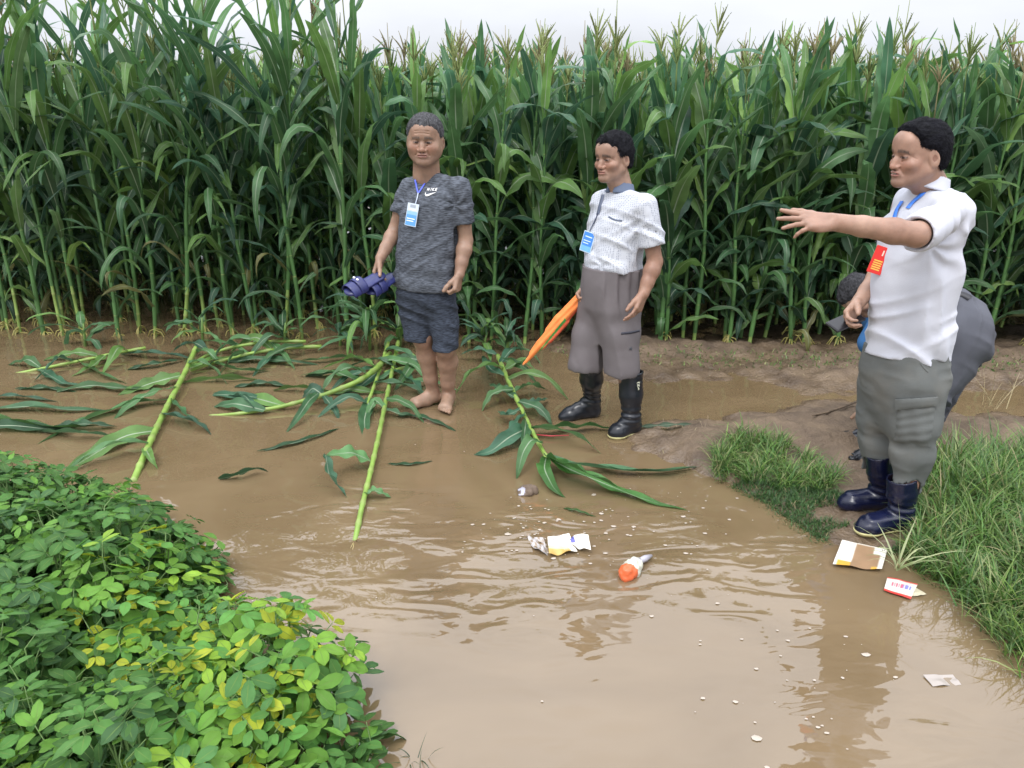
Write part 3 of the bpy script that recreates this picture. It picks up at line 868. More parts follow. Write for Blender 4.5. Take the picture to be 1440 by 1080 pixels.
    S.chain([J(582, 420), J(585, 448), J(587, 472, -.02)], [.098, .088, .082], .018)
    S.chain([J(619, 420, -.03), J(625, 452, -.04), J(627, 487, -.06)], [.098, .082, .073], .018)
    S.disp(diag(0.0073, (.4, .2, 1), 20, (1, .3, -.3), 4, 52)); S.disp(folds(0.0030, 9, 9, 6, 4)); S.disp(folds(0.0020, 16, 16, 8, 9))
    S.plane(J(587, 472, 0), nrm((-.10, -.05, -1)) if False else (0, 0, -1)) if False else None
    for c, n_, rr in ((J(587, 472, -.02), (-.05, 0, -1), .066), (J(627, 486, -.06), (.02, 0, -1), .059)):
        n_ = nrm(n_); S.cone(c + n_ * .118, c + n_ * .15, .118, .118, .003, 's'); S.cone(c + n_ * .04, c - n_ * .025, rr, rr, .004, 's')
    shorts = S.build('shorts', M['melange_dark'], P)
    # chest print: a small word over a tick-shaped swoosh, and the same mark on the shorts
    def strokes(mb, o_, segs, wpx, off=.004):
        for s_ in segs: ribbon(mb, o_, s_, wpx * .0037, off, (.82, .82, .83), n=max(4, len(s_) * 3))
    mb = MB()
    strokes(mb, shirt, [[(601, 268.5), (602.2, 265)], [(602.2, 265), (603.3, 268.6)], [(603.3, 268.6), (604.6, 265)], [(606.0, 268.6), (607.2, 264.9)],
                        [(608.2, 268.7), (609.4, 264.9)], [(608.5, 267), (611.6, 264.8)], [(608.7, 267), (611, 268.8)],
                        [(612.2, 268.8), (613.4, 264.9)], [(613.3, 265.1), (615.4, 265.3)], [(612.8, 266.8), (614.8, 267)], [(612.3, 268.6), (614.4, 268.8)]], .9)
    sw = [(599.3, 270.5), (598.2, 273), (598.6, 275.2), (600.6, 275.6), (605, 273.9), (609, 272.2), (613.3, 270.9)]
    ribbon(mb, shirt, sw, np.interp(np.linspace(0, 1, 20), [0, .2, .42, .7, 1], [.001, .006, .0115, .007, .001]), .004, (.82, .82, .83), 20)
    pr = mb.build('chest_print', M['white_print'], P)
    mb = MB(); ribbon(mb, shorts, [(617.8, 403.8), (618.4, 405.6), (621, 405.2), (625.5, 403)], np.interp(np.linspace(0, 1, 12), [0, .4, 1], [.002, .009, .001]), .004, (.82, .82, .83), 12)
    mb.build('shorts_print', M['white_print'], P)
    mb = MB(); ribbon(mb, shirt, [(588, 236), (592, 240.5), (600, 242.5), (610, 240), (618, 234)], .014, .0015, (.1, .12, .16), 16)
    lan = lanyard(P, shirt, [(584, 240), (584.5, 256), (588.6, 272)], [(613, 238), (601, 254), (589.4, 272)], .009, (.10, .14, .66))
    mb = MB(); ribbon(mb, shirt, [(589, 272), (588, 279), (585.5, 287)], .006, .009, (.45, .5, .6), 8)
    mb.build('badge_clip', M['card'], P)
    c, n = hit(shirt, 581, 302, .012)
    card(P, c, nrm(n + [0, 0, .1]), .068, .118, np.array([.13, 0, 1.]),
         [(-.6, .6, .45, .05, (.9, .92, .95)), (-.75, .7, -.35, .04, (.8, .88, .95)), (-.75, .5, -.55, .04, (.8, .88, .95))],
         (.55, .62, .70), [(-.92, .92, -.95, .0, (.10, .30, .62), 0), (-.92, .92, 0, .30, (.25, .45, .70), 0), (-.5, .5, .62, .88, (.32, .36, .42), 0)])
    return wrL, hdirL, f, r
def body_parent(P): return P

def slipper(name, c, d, up, label, L=.27, col=(.055, .06, .30)):
    """bath slipper: footbed, thick sole, two bands over the top"""
    d = nrm(d); up = nrm(up - d * np.dot(up, d)); s = np.cross(d, up)
    P = empty(name, c)
    tag(P, label, 'slipper', 'slippers held in the hand')
    F = Fld(c - .19, c + .19, .004)
    A = np.stack([s, d, up])
    W = lambda a, b, z: c + s * a + d * b + up * z
    F.cone(W(0, -.085, 0), W(0, 0, 0), .043, .040, .02, sq=(up, .40)); F.cone(W(0, 0, 0), W(.004, .08, .0), .040, .050, .02, sq=(up, .34))
    F.cone(W(0, -.08, .026), W(0, .08, .026), .034, .042, .01, 's', sq=(up, .30))
    so = F.build('footbed', M['slipper'], P)
    for y0, rr, hh in ((.035, .060, .0), (.082, .058, -.006)):
        G = Fld(c - .19, c + .19, .004)
        G.cone(W(0, y0, hh), W(0, y0 + .018, hh), rr, rr, .006, sq=(up, .95))
        G.cone(W(0, y0 - .05, hh), W(0, y0 + .07, hh), rr - .008, rr - .008, .004, 's', sq=(up, .95))
        G.plane(W(0, 0, -.006), -up); G.plane(W(0, y0 + .034, 0), d); G.plane(W(0, y0 - .016, 0), -d)
        G.build('strap', M['slipper'], P)
    mb = MB()
    for a in (-.016, .012):
        mb.tube([W(a, .050, .056), W(a + .012, .050, .0575)], .006, (.75, .75, .78), 6)
    mb.build('strap_print', M['paint'], P)
    return P
M['slipper'] = mat('slipper', color=(.022, .027, .115), rough=.35, noise=.2, nscale=30)

# ------------------------------------------------------------------ person 2: dotted polo, grey shorts, black boots
def person_two():
    Y = 3.98
    J = lambda px, py, dy=0: aY(px, py, Y + dy)
    f = nrm((-.80, -.60, 0)); r = np.cross(f, (0, 0, 1))
    P = empty('person', aZ(870, 600))
    tag(P, 'dark haired man in white dotted polo shirt, grey shorts and black rubber boots', 'person')
    hd = Head(J(862, 223, -.02), (-.74, -.67, -.04), (-.04, -.03, 1), .950)
    nb = J(874, 266, .02)
    shN, shF = J(908, 288, -.13), J(846, 284, .13)
    elN, wrN = J(921, 368, -.13), J(905, 413, -.20)
    elF, wrF = J(838, 350, .20), J(826, 402, .10)
    fine = [(hd.c - .145, hd.c + .145, .0024), (wrN - .15, wrN + [.06, .1, .05], .0026)]
    lo = np.array([J(765, 300)[0] - .03, Y - .42, -.05]); hi = np.array([J(950, 700)[0] + .02, Y + .36, hd.c[2] + .18])
    F = Fld(lo, hi, .0055, fine)
    hd.body(F, nb, nr=.055, jowl=.98)
    F.cone(nb + [0, 0, -.04], shN + [-.02, 0, -.01], .05, .045, .03); F.cone(nb + [0, 0, -.04], shF + [0, 0, -.01], .05, .045, .03)
    F.cone(J(866, 310), J(860, 400), .08, .085, .04)
    arm(F, shN, elN, wrN, (.048, .043, .038, .041, .028)); arm(F, shF, elF, wrF)
    hN = nrm(J(893, 445, -.25) - wrN)
    hand(F, wrN, hN, (-.8, .1, .1), (-.45, -.75, 0), 1.04, (.22, .30, .38, .45), .06, (.85, .35, .25), .3)
    hF = nrm(J(806, 432, .02) - wrF)
    hand(F, wrF, hF, (.3, -.9, 0), (-.3, -.4, .8), 1.0, (.9, 1., 1., 1.), .03, (.5, .5, .6))
    legs = [(J(838, 420, .06), J(830, 500, .0), aY(832, 560, aZ(843, 584, 0)[1] - .02)), (J(872, 425, -.06), J(880, 508, -.12), aY(887, 580, aZ(898, 607, 0)[1] - .045))]
    for h, kk, a in legs:
        F.chain([h, kk], [.065, .050], .02); F.chain([kk, kk * .65 + a * .35, a], [.050, .044, .030], .02); 
        F.cone(a, a + [0, 0, -.04], .034, .034, .01)
    F.disp(folds(.0015, 12, 12, 9, 2))
    def col(V):
        C = skin_cols(V, SKIN['b'])
        armn = ((V[:, 2] < 1.15) & (V[:, 2] > .5))[:, None]; C = np.where(armn, C * [.90, .82, .78], C)
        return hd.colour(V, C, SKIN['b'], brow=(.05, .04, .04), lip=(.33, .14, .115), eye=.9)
    F.build('body', M['skin'], P, col)
    hd.hair('hair', M['hair_dark'], P, [(-.2, -.060), (-.06, -.050), (-.030, -.012), (.006, -.002), (.020, .016), (.036, .034), (.048, .060), (.08, .067), (.13, .074)], .009, .0050, .009, 1.0, nf=70, slen=.016, lift=.16, comb=(.5, -.8, .2))
    o = np.array([J(864, 330)[0], Y, 0.])
    def prof_of(rows, Yc=Y):
        out = []
        for py, l, rr, ru, rv in rows:
            a, b = aY(l, py, Yc), aY(rr, py, Yc); c = (a + b) / 2 - o
            c[1] = 0
            hw = (b[0] - a[0]) / 2
            # scale the section so that its silhouette along the view matches the measured width
            sil = math.sqrt((ru * r[0]) ** 2 + (rv * f[0]) ** 2); k = hw / sil * .95
            out.append((((a + b) / 2)[2], c @ r, c @ f, ru * k, rv * k))
        return out
    rows = [(272, 850, 902, .15, .085), (288, 838, 916, .17, .105), (315, 831, 908, .17, .12), (345, 825, 905, .165, .13), (366, 820, 903, .165, .135), (377, 821, 902, .16, .13)]
    T = Fld([lo[0], Y - .36, .66], [hi[0], Y + .36, 1.45], .0055)
    prof = prof_of(rows); T.loft(o, (0, 0, 1), r, prof, .03)
    T.cone(nb + [0, 0, -.045], shN + [-.015, 0, -.01], .058, .050, .03); T.cone(nb + [0, 0, -.045], shF + [0, 0, -.01], .055, .048, .03)
    slN = shN * .36 + elN * .64; slF = shF * .4 + elF * .6
    T.cone(shN, slN, .056, .070, .02); T.cone(shF, slF, .055, .062, .02)
    T.disp(radial(J(897, 318, -.14), (.2, -1, 0), 4, .003, .12)); T.disp(radial(J(845, 375, -.1), (0, -1, 0), 5, .004, .14))
    T.disp(diag(0.0043, (.45, .2, 1), 21, (1, 0, -.5), 3.5, 12)); T.disp(diag(0.0031, (-.6, .2, 1), 27, (1, 0, .6), 4, 18))
    T.disp(folds(0.0027, 6, 6, 8, 11)); T.disp(folds(0.0018, 13, 13, 13, 15))
    T.disp(lambda x, y, z: .005 * np.sin(z * 60 + 14 * (x - o[0]) + 4 * pn(x * 6, y * 6, z * 5)) * np.clip((.92 - z) / .12, 0, 1))
    for e_, s_ in ((slN, shN), (slF, shF)):
        d = nrm(e_ - s_); T.cone(e_ - d * .05, e_ + d * .10, .053, .066, .004, 's'); T.cone(e_ + d * .085, e_ + d * .13, .09, .09, .003, 's')
    T.cone(nb + [0, 0, -.005], nb + [0, -.02, .10], .058, .07, .006, 's')
    shirt = T.build('polo_shirt', M['polo'], P)
    # collar
    K = Fld(nb - .16, nb + .14, .0042)
    ax = nrm((.10, .16, 1)); cc = nb + [-.004, -.006, .012]
    K.cone(cc - ax * .026, cc + ax * .020, .074, .060, .006); K.cone(cc - ax * .07, cc + ax * .08, .057, .054, .003, 's')
    K.plane(cc + ax * .018, ax); K.plane(cc - ax * .036, -ax)
    w0 = nb + f * .08 + [0, 0, -.01]                     # open at the throat
    K.cone(w0 + [0, 0, .06], w0 + [0, 0, -.06], .026, .008, .004, 's')
    K.build('collar', M['collar'], P)
    mb = MB(); ribbon(mb, shirt, [(850, 262), (848, 276), (844, 290), (841, 302)], .026, .003, (.10, .12, .18), 14); mb.build('placket', M['paint'], P)
    mb = MB(); ribbon(mb, shirt, [(856, 305), (865, 310), (875, 310.5)], .008, .003, (.09, .11, .16), 10); mb.build('pocket_welt', M['paint'], P)
    # shorts
    zt = J(860, 371)[2]
    S = Fld([lo[0], Y - .36, .22], [hi[0], Y + .34, .90], .0058)
    S.loft(o, (0, 0, 1), r, prof_of([(368, 820, 903, .16, .13), (374, 820, 901, .16, .13), (400, 817, 900, .17, .14), (430, 813, 899, .17, .120), (452, 818, 893, .15, .095), (476, 826, 884, .10, .055)]), .03)
    S.chain([J(845, 405, .05), J(838, 435, .05), J(829, 470, .04), J(824, 512, .02)], [.080, .090, .090, .094], .03)
    S.chain([J(870, 405, -.05), J(872, 435, -.07), J(874, 470, -.10), J(875, 519, -.12)], [.080, .090, .092, .095], .03)
    S.disp(lambda x, y, z: .0055 * np.sin(x * 85 + y * 60 + 3 * pn(x * 7, y * 7, z * 3)) * np.clip((z - .62) / .15, 0, 1))
    S.disp(diag(0.0085, (1, .6, .12), 17, (0, 0, 1), 2.5, 32)); S.disp(folds(0.0035, 9, 9, 3.5, 21)); S.disp(folds(0.0018, 17, 17, 9, 25))
    for c, rr, n_ in ((J(824, 511, .02), .078, (-.04, 0, -1)), (J(875, 518, -.12), .074, (0, 0, -1))):
        n_ = nrm(n_); S.cone(c + n_ * .142, c + n_ * .18, .142, .142, .003, 's'); S.cone(c + n_ * .04, c - n_ * .03, rr, rr, .004, 's')
    S.disp(lambda x, y, z: -.003 * np.exp(-((z - zt + .004) / .010) ** 2))
    shorts = S.build('shorts', M['shorts_grey'], P)
    mb = MB(); ribbon(mb, shorts, [(873.5, 469), (885, 468), (899, 465)], .012, .003, (.03, .03, .045), 12); mb.build('pocket_zip', M['paint'], P)
    mb = MB(); ribbon(mb, shorts, [(885.5, 492), (886, 487.5), (888, 489), (888, 492)], .007, .003, (.06, .06, .07), 8); mb.build('shorts_emblem', M['paint'], P)
    # boots
    hL, tL = aZ(843, 584, 0), aZ(785, 590, 0); hR, tR = aZ(898, 607, 0), aZ(857, 617, 0.0)
    b1 = boot(P, J(831, 506, .0), np.array([aY(832, 560, hL[1])[0], hL[1] - .02, .12]), hL, tL, .066, .044, M['rubber_black'], -.012)
    b2 = boot(P, J(887, 523, -.12), np.array([aY(887, 580, hR[1] - .02)[0], hR[1] - .045, .11]), hR, tR, .064, .046, M['rubber_black'], -.004, M['sole'], True)
    mb = MB(); ribbon(mb, b2, [(897.5, 537), (897.8, 544)], .016, .002, (.55, .55, .42), 6); ribbon(mb, b2, [(897.5, 544), (898, 548)], .009, .002, (.55, .55, .42), 5)
    ribbon(mb, b2, [(896.2, 539), (899.5, 540)], .006, .0035, (.05, .05, .06), 5); ribbon(mb, b2, [(896.6, 543), (899.2, 544)], .004, .0035, (.05, .05, .06), 5)
    mb.build('boot_badge', M['paint'], b2)
    lan = lanyard(P, shirt, [(842, 300), (836, 314), (829, 328)], None, .007, (.05, .06, .12), 12)
    c, n = hit(shirt, 829, 341, .012)
    card(P, c, nrm(n * .6 + np.array([-.5, -.8, .1])), .075, .105, np.array([.22, 0, 1.]),
         [(-.55, .7, .5, .05, (.65, .8, .95)), (-.7, .6, .1, .04, (.6, .75, .95)), (-.7, .3, -.15, .04, (.6, .75, .95))],
         (.55, .68, .80), [(-.9, .9, -.92, .92, (.05, .22, .66), 0), (-.9, .9, -.92, -.4, (.16, .42, .70), .0006)])
    return wrF, hF

# ------------------------------------------------------------------ person 3: white shirt, pointing
def person_three():
    Y = 2.90
    J = lambda px, py, dy=0: aY(px, py, Y + dy)
    f = nrm((-.93, -.36, 0)); r = np.cross(f, (0, 0, 1))
    P = empty('person', aZ(1250, 735))
    tag(P, 'black haired man in white shirt and navy boots pointing with his outstretched arm', 'person')
    hd = Head(J(1291, 219, -.03), (-.975, -.18, -.04), (-.05, -.02, 1), .940)
    nb = J(1310, 263, .0)
    shN, shF = J(1334, 300, -.17), J(1276, 285, .14)
    elN, wrN = J(1289, 330, -.42), J(1171, 312, -.44)
    elF, wrF = J(1246, 376, .17), J(1206, 427, .06)
    fine = [(hd.c - .14, hd.c + .14, .0022), (wrN - [.24, .12, .09], wrN + [.04, .13, .07], .0024), (wrF - [.12, .1, .15], wrF + [.05, .1, .04], .0024)]
    lo = np.array([J(1080, 0, -.5)[0] - .06, Y - .56, .03]); hi = np.array([J(1385, 500)[0] + .06, Y + .36, hd.c[2] + .17])
    F = Fld(lo, hi, .0055, fine)
    hd.body(F, nb, nr=.056, mouth=.0006)
    F.cone(nb + [0, 0, -.05], shN + [-.02, 0, -.02], .045, .030, .03); F.cone(nb + [0, 0, -.04], shF + [0, 0, -.01], .05, .045, .03)
    F.cone(J(1305, 330), J(1280, 470), .10, .105, .04)
    arm(F, shN, elN, wrN, (.034, .042, .038, .040, .027)); arm(F, shF, elF, wrF)
    hN = nrm((-1, .02, .015))
    hand(F, wrN, hN, (0, .55, -.8), (-.1, .82, .55), 1.0, (-.02, .04, .12, .34), .24, (.8, .55, .1), .15)
    hF = nrm(J(1188, 452, .0) - wrF)
    hand(F, wrF, hF, (.5, -.5, .2), (-.6, -.6, .3), 1.0, (.55, .6, .7, .75), .05, (.75, .4, .5), .2)
    for h, kk, a in ((J(1296, 540, -.08), J(1286, 640, -.09), aY(1266, 715, aZ(1272, 742, .015)[1] - .01)), (J(1240, 540, .10), J(1232, 625, .08), aY(1239, 690, aZ(1246, 714, .015)[1]))):
        F.chain([h, kk], [.075, .05], .02); F.chain([kk, kk * .5 + a * .5, a], [.05, .042, .030], .02)
    F.disp(folds(.0015, 12, 12, 9, 2))
    def col(V):
        C = skin_cols(V, SKIN['c'])
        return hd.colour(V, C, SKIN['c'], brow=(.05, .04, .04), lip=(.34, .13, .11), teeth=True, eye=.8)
    F.build('body', M['skin'], P, col)
    hd.hair('hair', M['hair_black'], P, [(-.2, -.062), (-.07, -.056), (-.040, -.018), (-.012, .008), (.004, .022), (.040, .036), (.052, .070), (.07, .090), (.13, .105)], .009, .003, .008, .98, nf=60, horn=.006, slen=.015, lift=.05, comb=(-.3, -1, .0))
    o = np.array([J(1290, 400)[0], Y, 0.])
    def prof_of(rows, Yc=Y):
        out = []
        for py, l, rr, ru, rv in rows:
            a, b = aY(l, py, Yc), aY(rr, py, Yc); c = (a + b) / 2 - o; c[1] = 0
            sil = math.sqrt((ru * r[0]) ** 2 + (rv * f[0]) ** 2); k = (b[0] - a[0]) / 2 / sil * .92
            out.append((((a + b) / 2)[2], c @ r, c @ f, ru * k, rv * k))
        return out
    rows = [(268, 1288, 1346, .15, .10), (285, 1264, 1354, .17, .115), (310, 1248, 1352, .17, .125), (350, 1240, 1344, .17, .13), (400, 1233, 1339, .17, .14), (450, 1225, 1334, .17, .145), (496, 1217, 1328, .17, .15)]
    T = Fld([lo[0], Y - .56, .62], [hi[0] + .03, Y + .38, 1.50], .0058)
    prof = prof_of(rows); T.loft(o, (0, 0, 1), r, prof, .03)
    T.cone(nb + [0, 0, -.04], shN + [0, .02, -.01], .060, .055, .03); T.cone(nb + [0, 0, -.04], shF + [0, 0, -.01], .055, .048, .03)
    slN = shN * .10 + elN * .90; slF = shF * .4 + elF * .6
    T.cone(shN, slN, .058, .064, .03); T.cone(shF, slF, .055, .062, .02)
    T.disp(radial(J(1322, 350, -.20), (.1, -1, 0), 6, .006, .18)); T.disp(radial(J(1352, 330, -.1), (.1, -1, 0), 3, .003, .10))
    T.disp(diag(0.0062, (.75, .2, 1), 17, (1, 0, -.8), 3., 22)); T.disp(diag(0.0043, (-.5, .2, 1), 21, (1, 0, .5), 3, 28)); T.disp(diag(0.0043, (1, .3, .1), 17, (0, 0, 1), 2.2, 25))
    T.disp(folds(0.0027, 5, 5, 6, 31)); T.disp(folds(0.0016, 12, 12, 9, 35))
    T.disp(lambda x, y, z: .0045 * np.sin(z * 30 - 22 * (x - o[0]) + 20 * (y - Y) + 3 * pn(x * 5, y * 5, z * 4)) * np.clip((x - o[0] + .05) / .15, 0, 1))
    T.disp(lambda x, y, z: .0045 * np.sin(x * 75 + y * 60 + 3 * pn(x * 5, y * 5, z * 3)) * np.clip((.95 - z) / .2, 0, 1) * .8)
    for e_, s_ in ((slN, shN), (slF, shF)):
        d = nrm(e_ - s_); T.cone(e_ - d * (.02 if e_ is slN else .04), e_ + d * .12, .045, .058 if e_ is slF else .052, .004, 's'); d2 = d if e_ is slF else nrm(d + np.array([-.45, 0, 0])); T.cone(e_ + d2 * (.100 if e_ is slN else .085), e_ + d2 * .15, .095, .095, .003, 's')
    T.cone(nb + [0, 0, 0], nb + [-.01, -.01, .10], .059, .07, .006, 's')
    hz = prof[-1][0]
    T.disp(lambda x, y, z: .004 * pn(x * 14, y * 14, z * 3 + 9) * np.clip((.85 - z) / .1, 0, 1))
    shirt = T.build('shirt', M['white_shirt'], P)
    K = Fld(nb - .16, nb + .14, .0042)
    ax = nrm((.28, .06, 1)); cc = nb + [-.008, 0, .024]
    K.cone(cc - ax * .028, cc + ax * .018, .077, .062, .006); K.cone(cc - ax * .07, cc + ax * .08, .059, .056, .003, 's')
    K.plane(cc + ax * .018, ax); K.plane(cc - ax * .034, -ax)
    w0 = nb + f * .08; K.cone(w0 + [0, 0, .06], w0 + [0, 0, -.06], .034, .010, .004, 's')
    K.build('collar', M['white_shirt'], P)
    # trousers
    S = Fld([lo[0] + .1, Y - .40, .12], [hi[0] + .02, Y + .36, .86], .0058)
    S.loft(o, (0, 0, 1), r, prof_of([(488, 1222, 1322, .16, .13), (500, 1219, 1324, .165, .135), (525, 1213, 1322, .17, .13), (555, 1214, 1316, .15, .11), (585, 1220, 1304, .12, .075), (612, 1230, 1284, .08, .04)]), .03)
    S.chain([J(1286, 510, -.05), J(1287, 540, -.08), J(1285, 595, -.09), J(1280, 640, -.09), J(1270, 690, -.09)], [.078, .086, .084, .080, .064], .035)
    S.chain([J(1247, 510, .07), J(1243, 540, .09), J(1233, 590, .08), J(1231, 630, .07), J(1228, 668, .06)], [.072, .078, .072, .068, .060], .035)
    S.disp(diag(0.0116, (1, .6, .15), 17, (0, 0, 1), 2.2, 42)); S.disp(diag(0.0085, (.3, .2, 1), 22, (1, .3, -.3), 4, 48, lambda x, y, z: np.clip((.5 - z) / .2, 0, 1))); S.disp(folds(0.0045, 8, 8, 3.2, 41)); S.disp(folds(0.0025, 15, 15, 7, 45)); S.disp(folds(.0022, 9, 9, 26, 47, True))
    for c, rr in ((J(1270, 690, -.09), .056), (J(1227, 664, .06), .052)):
        n_ = nrm((-.05, 0, -1)); S.cone(c + n_ * .132, c + n_ * .17, .132, .132, .003, 's'); S.cone(c + n_ * .04, c - n_ * .03, rr, rr, .004, 's')
    tr = S.build('trousers', M['trousers_grey'], P)
    mb = MB()
    w = lambda a, b: .004 * math.sin(a * 9 + b * 13) * math.sin(b * 17 - a * 5)
    t_, b_ = patch(tr, [(1264, 570), (1314, 564), (1308, 628), (1257, 622)], 22, 22, .002, .006, .007, w); add_patch(mb, t_, b_, (1, 1, 1))
    pk = mb.build('cargo_pocket', M['trousers_grey'], P)
    mb = MB(); t_, b_ = patch(tr, [(1260, 561), (1317, 557), (1316, 569), (1261, 575)], 20, 6, .012, .006, .003); add_patch(mb, t_, b_, (1, 1, 1))
    mb.build('pocket_flap', M['trousers_grey'], P)
    mb = MB(); ribbon(mb, tr, [(1291, 503), (1297, 515), (1305, 523)], .007, .001, (1, 1, 1), 10); mb.build('hip_pocket', M['trousers_grey'], P)
    z1 = .030
    hN_, tN_ = aZ(1272, 742, z1), aZ(1202, 750, z1); hF_, tF_ = aZ(1246, 714, z1), aZ(1176, 713, z1)
    boot(P, J(1268, 672, -.09), np.array([aY(1266, 722, hN_[1])[0], hN_[1] - .01, .115]), hN_, tN_, .056, .043, M['rubber_navy'], z1 - .005, M['sole'])
    boot(P, J(1236, 636, .06), np.array([aY(1240, 695, hF_[1])[0], hF_[1] - .0, .115]), hF_, tF_, .056, .043, M['rubber_navy'], z1 - .008)
    lan = lanyard(P, shirt, [(1330, 247), (1318, 257), (1300, 272), (1285, 284), (1277, 294)], [(1270, 284), (1262, 296), (1258, 312), (1252, 336)], .017, (.04, .20, .75), 22, .006)
    c, n = hit(shirt, 1240, 366, .012)
    n = nrm(np.array([-.55, -.85, .05]))
    card(P, c, n, .052, .105, np.array([.28, 0, 1.]), [(-.6, .6, -.05 - .16 * i, .045, (.90, .55, .10)) for i in range(5)] + [(.1, .3, .55, .2, (.8, .6, .5))],
         (.70, .06, .04), [(-.94, .94, -.96, .96, (.72, .035, .03), 0)])
    return wrF, hF

# ------------------------------------------------------------------ person 4: bending down behind person 3
def person_four():
    Y = 3.62
    J = lambda px, py, dy=0: aY(px, py, Y + dy)
    P = empty('person', aZ(1280, 640))
    tag(P, 'grey haired man in blue shirt and dark grey trousers bending down behind the pointing man', 'person')
    hd = Head(J(1211, 415, 0), (-.30, -.05, -.95), (-.92, .1, .30), .82)
    hip, sh = J(1358, 470), J(1246, 440)
    F = Fld([J(1165, 0)[0], Y - .34, -.02], [J(1425, 600)[0], Y + .34, 1.22], .0065, [(hd.c - .14, hd.c + .14, .0028)])
    hd.body(F, J(1240, 425), nr=.055)
    F.cone(sh, hip, .10, .12, .05)
    for dy in (-.15, .15):
        s0 = J(1243, 445, dy); e0 = J(1226, 510, dy); w0 = J(1232, 570, dy * .8)
        arm(F, s0, e0, w0); hand(F, w0, (-.1, 0, -1), (0, dy * -6, 0), (-1, 0, 0), 1.0)
        k0 = J(1305, 565, dy * .7); a0 = np.array([J(1272, 640)[0], Y + dy * .75, .10])
        F.chain([J(1360, 478, dy * .55), k0, a0], [.09, .055, .035], .02)
    def col(V): return hd.colour(V, skin_cols(V, SKIN['a']), SKIN['a'])
    F.build('body', M['skin'], P, col)
    hd.hair('hair', M['hair_charcoal'], P, [(-.2, -.058), (-.06, -.05), (-.02, .0), (.018, .02), (.035, .06), (.06, .078), (.12, .083)], .007, .003, .004)
    T = Fld([J(1180, 0)[0], Y - .32, .40], [J(1425, 600)[0], Y + .32, 1.2], .006)
    T.cone(J(1248, 444), J(1336, 446), .120, .118, .04, sq=((0, 1, 0), 1.0)); 
    for dy in (-.14, .14): T.cone(J(1250, 440, dy), J(1225, 482, dy), .065, .062, .03)
    T.disp(folds(0.0032, 8, 8, 8, 61))
    T.build('shirt', M['blue_shirt'], P)
    S = Fld([J(1190, 0)[0], Y - .34, .05], [J(1425, 600)[0], Y + .34, 1.05], .006)
    for dy in (-.075, .075):
        S.ell(J(1351, 472, dy), (.140, .120, .155), None, .03)
        S.chain([J(1354, 482, dy), J(1318, 545, dy * 1.3), J(1300, 580, dy * 1.4), np.array([J(1272, 640)[0], Y + dy * 1.5, .14])], [.130, .088, .080, .068], .03)
    S.cone(J(1348, 450), J(1338, 436), .128, .112, .03)
    S.disp(diag(0.0136, (.5, .3, 1), 16, (1, 0, -.5), 3, 77)); S.disp(diag(0.0102, (1, .3, -.4), 18, (.3, 0, 1), 3, 79)); S.disp(folds(0.0030, 10, 10, 6, 71)); S.disp(folds(0.0020, 20, 12, 14, 75))
    S.plane(J(1343, 415), (-.85, 0, .45)) if False else None
    tr = S.build('trousers', M['trousers_dark'], P)
    mb = MB(); ribbon(mb, tr, [(1342, 412), (1354, 414), (1364, 420)], .03, .004, (.02, .02, .025), 10); mb.build('belt', M['paint'], P)
    for dy in (-.11, .11):
        h_ = np.array([J(1275, 0)[0], Y + dy, 0]); h_[0] = aZ(1262, 648)[0]; t_ = h_ + [-.27, -.02, 0]
        boot(P, h_ + [.03, 0, .22], h_ + [.035, 0, .11], h_, t_, .058, .045, M['rubber_black'], -.01)

w1, h1, f1, r1 = person_one()
c_ = aY(521, 397, 4.12)
slipper('slipper', aY(514, 399, 4.03), (-.62, -.62, -.28), (-.1, -.45, .9), 'navy slipper nearer the camera in the barefoot man\'s hand', .27)
slipper('slipper', aY(538, 399, 4.13), (-.50, -.78, -.22), (-.0, -.5, .9), 'navy slipper nearer the barefoot man\'s hip in his hand', .27)
wf, hf = person_two()
w3, h3 = person_three()
person_four()

# folded orange and green flag carried behind the leg of the man in the polo shirt
fl = empty('flag', aY(770, 470, 4.02))
tag(fl, 'furled orange flag with a green stripe held low by the man in the polo shirt', 'flag')
a_, b_ = aY(816, 418, 4.06), aY(737, 512, 3.98)
ax_ = nrm(b_ - a_); L_ = np.linalg.norm(b_ - a_)
F = Fld(np.minimum(a_, b_) - .1, np.maximum(a_, b_) + .1, .0045)
sd_ = nrm(np.cross(ax_, (0, -1, 0)))
F.chain([a_, a_ + ax_ * L_ * .35, a_ + ax_ * L_ * .7, b_], [.026, .038, .027, .009], .01, sq=((0, 1, 0), .7))
F.cone(a_ + ax_ * .03 - sd_ * .022, a_ + ax_ * L_ * .6 - sd_ * .026, .018, .012, .008)
def fl_f(x, y, z):
    q = (x - a_[0]) * sd_[0] + (z - a_[2]) * sd_[2]; t = (x - a_[0]) * ax_[0] + (z - a_[2]) * ax_[2]
    return .0035 * np.sin(q * 230 + y * 150 + t * 9)
F.disp(fl_f)
def fl_c(V):
    q = (V - a_) @ sd_; t = (V - a_) @ ax_ / L_
    C = np.tile(np.array([.80, .22, .05]), (len(V), 1))
    lowside = q * (1 if sd_[2] < 0 else -1)
    C[(lowside > .007 + .02 * (t - .5)) & (lowside < .020) & (t > .30) & (t < .85)] = (.04, .30, .06)
    C[(lowside >= .020)] = (.62, .10, .04)
    return C
F.build('cloth', M['cloth_attr'], fl, fl_c)
mb = MB(); mb.tube([a_ - ax_ * .16, b_ + ax_ * .01], .007, (.35, .25, .12), 8); mb.build('pole', M['paint'], fl)

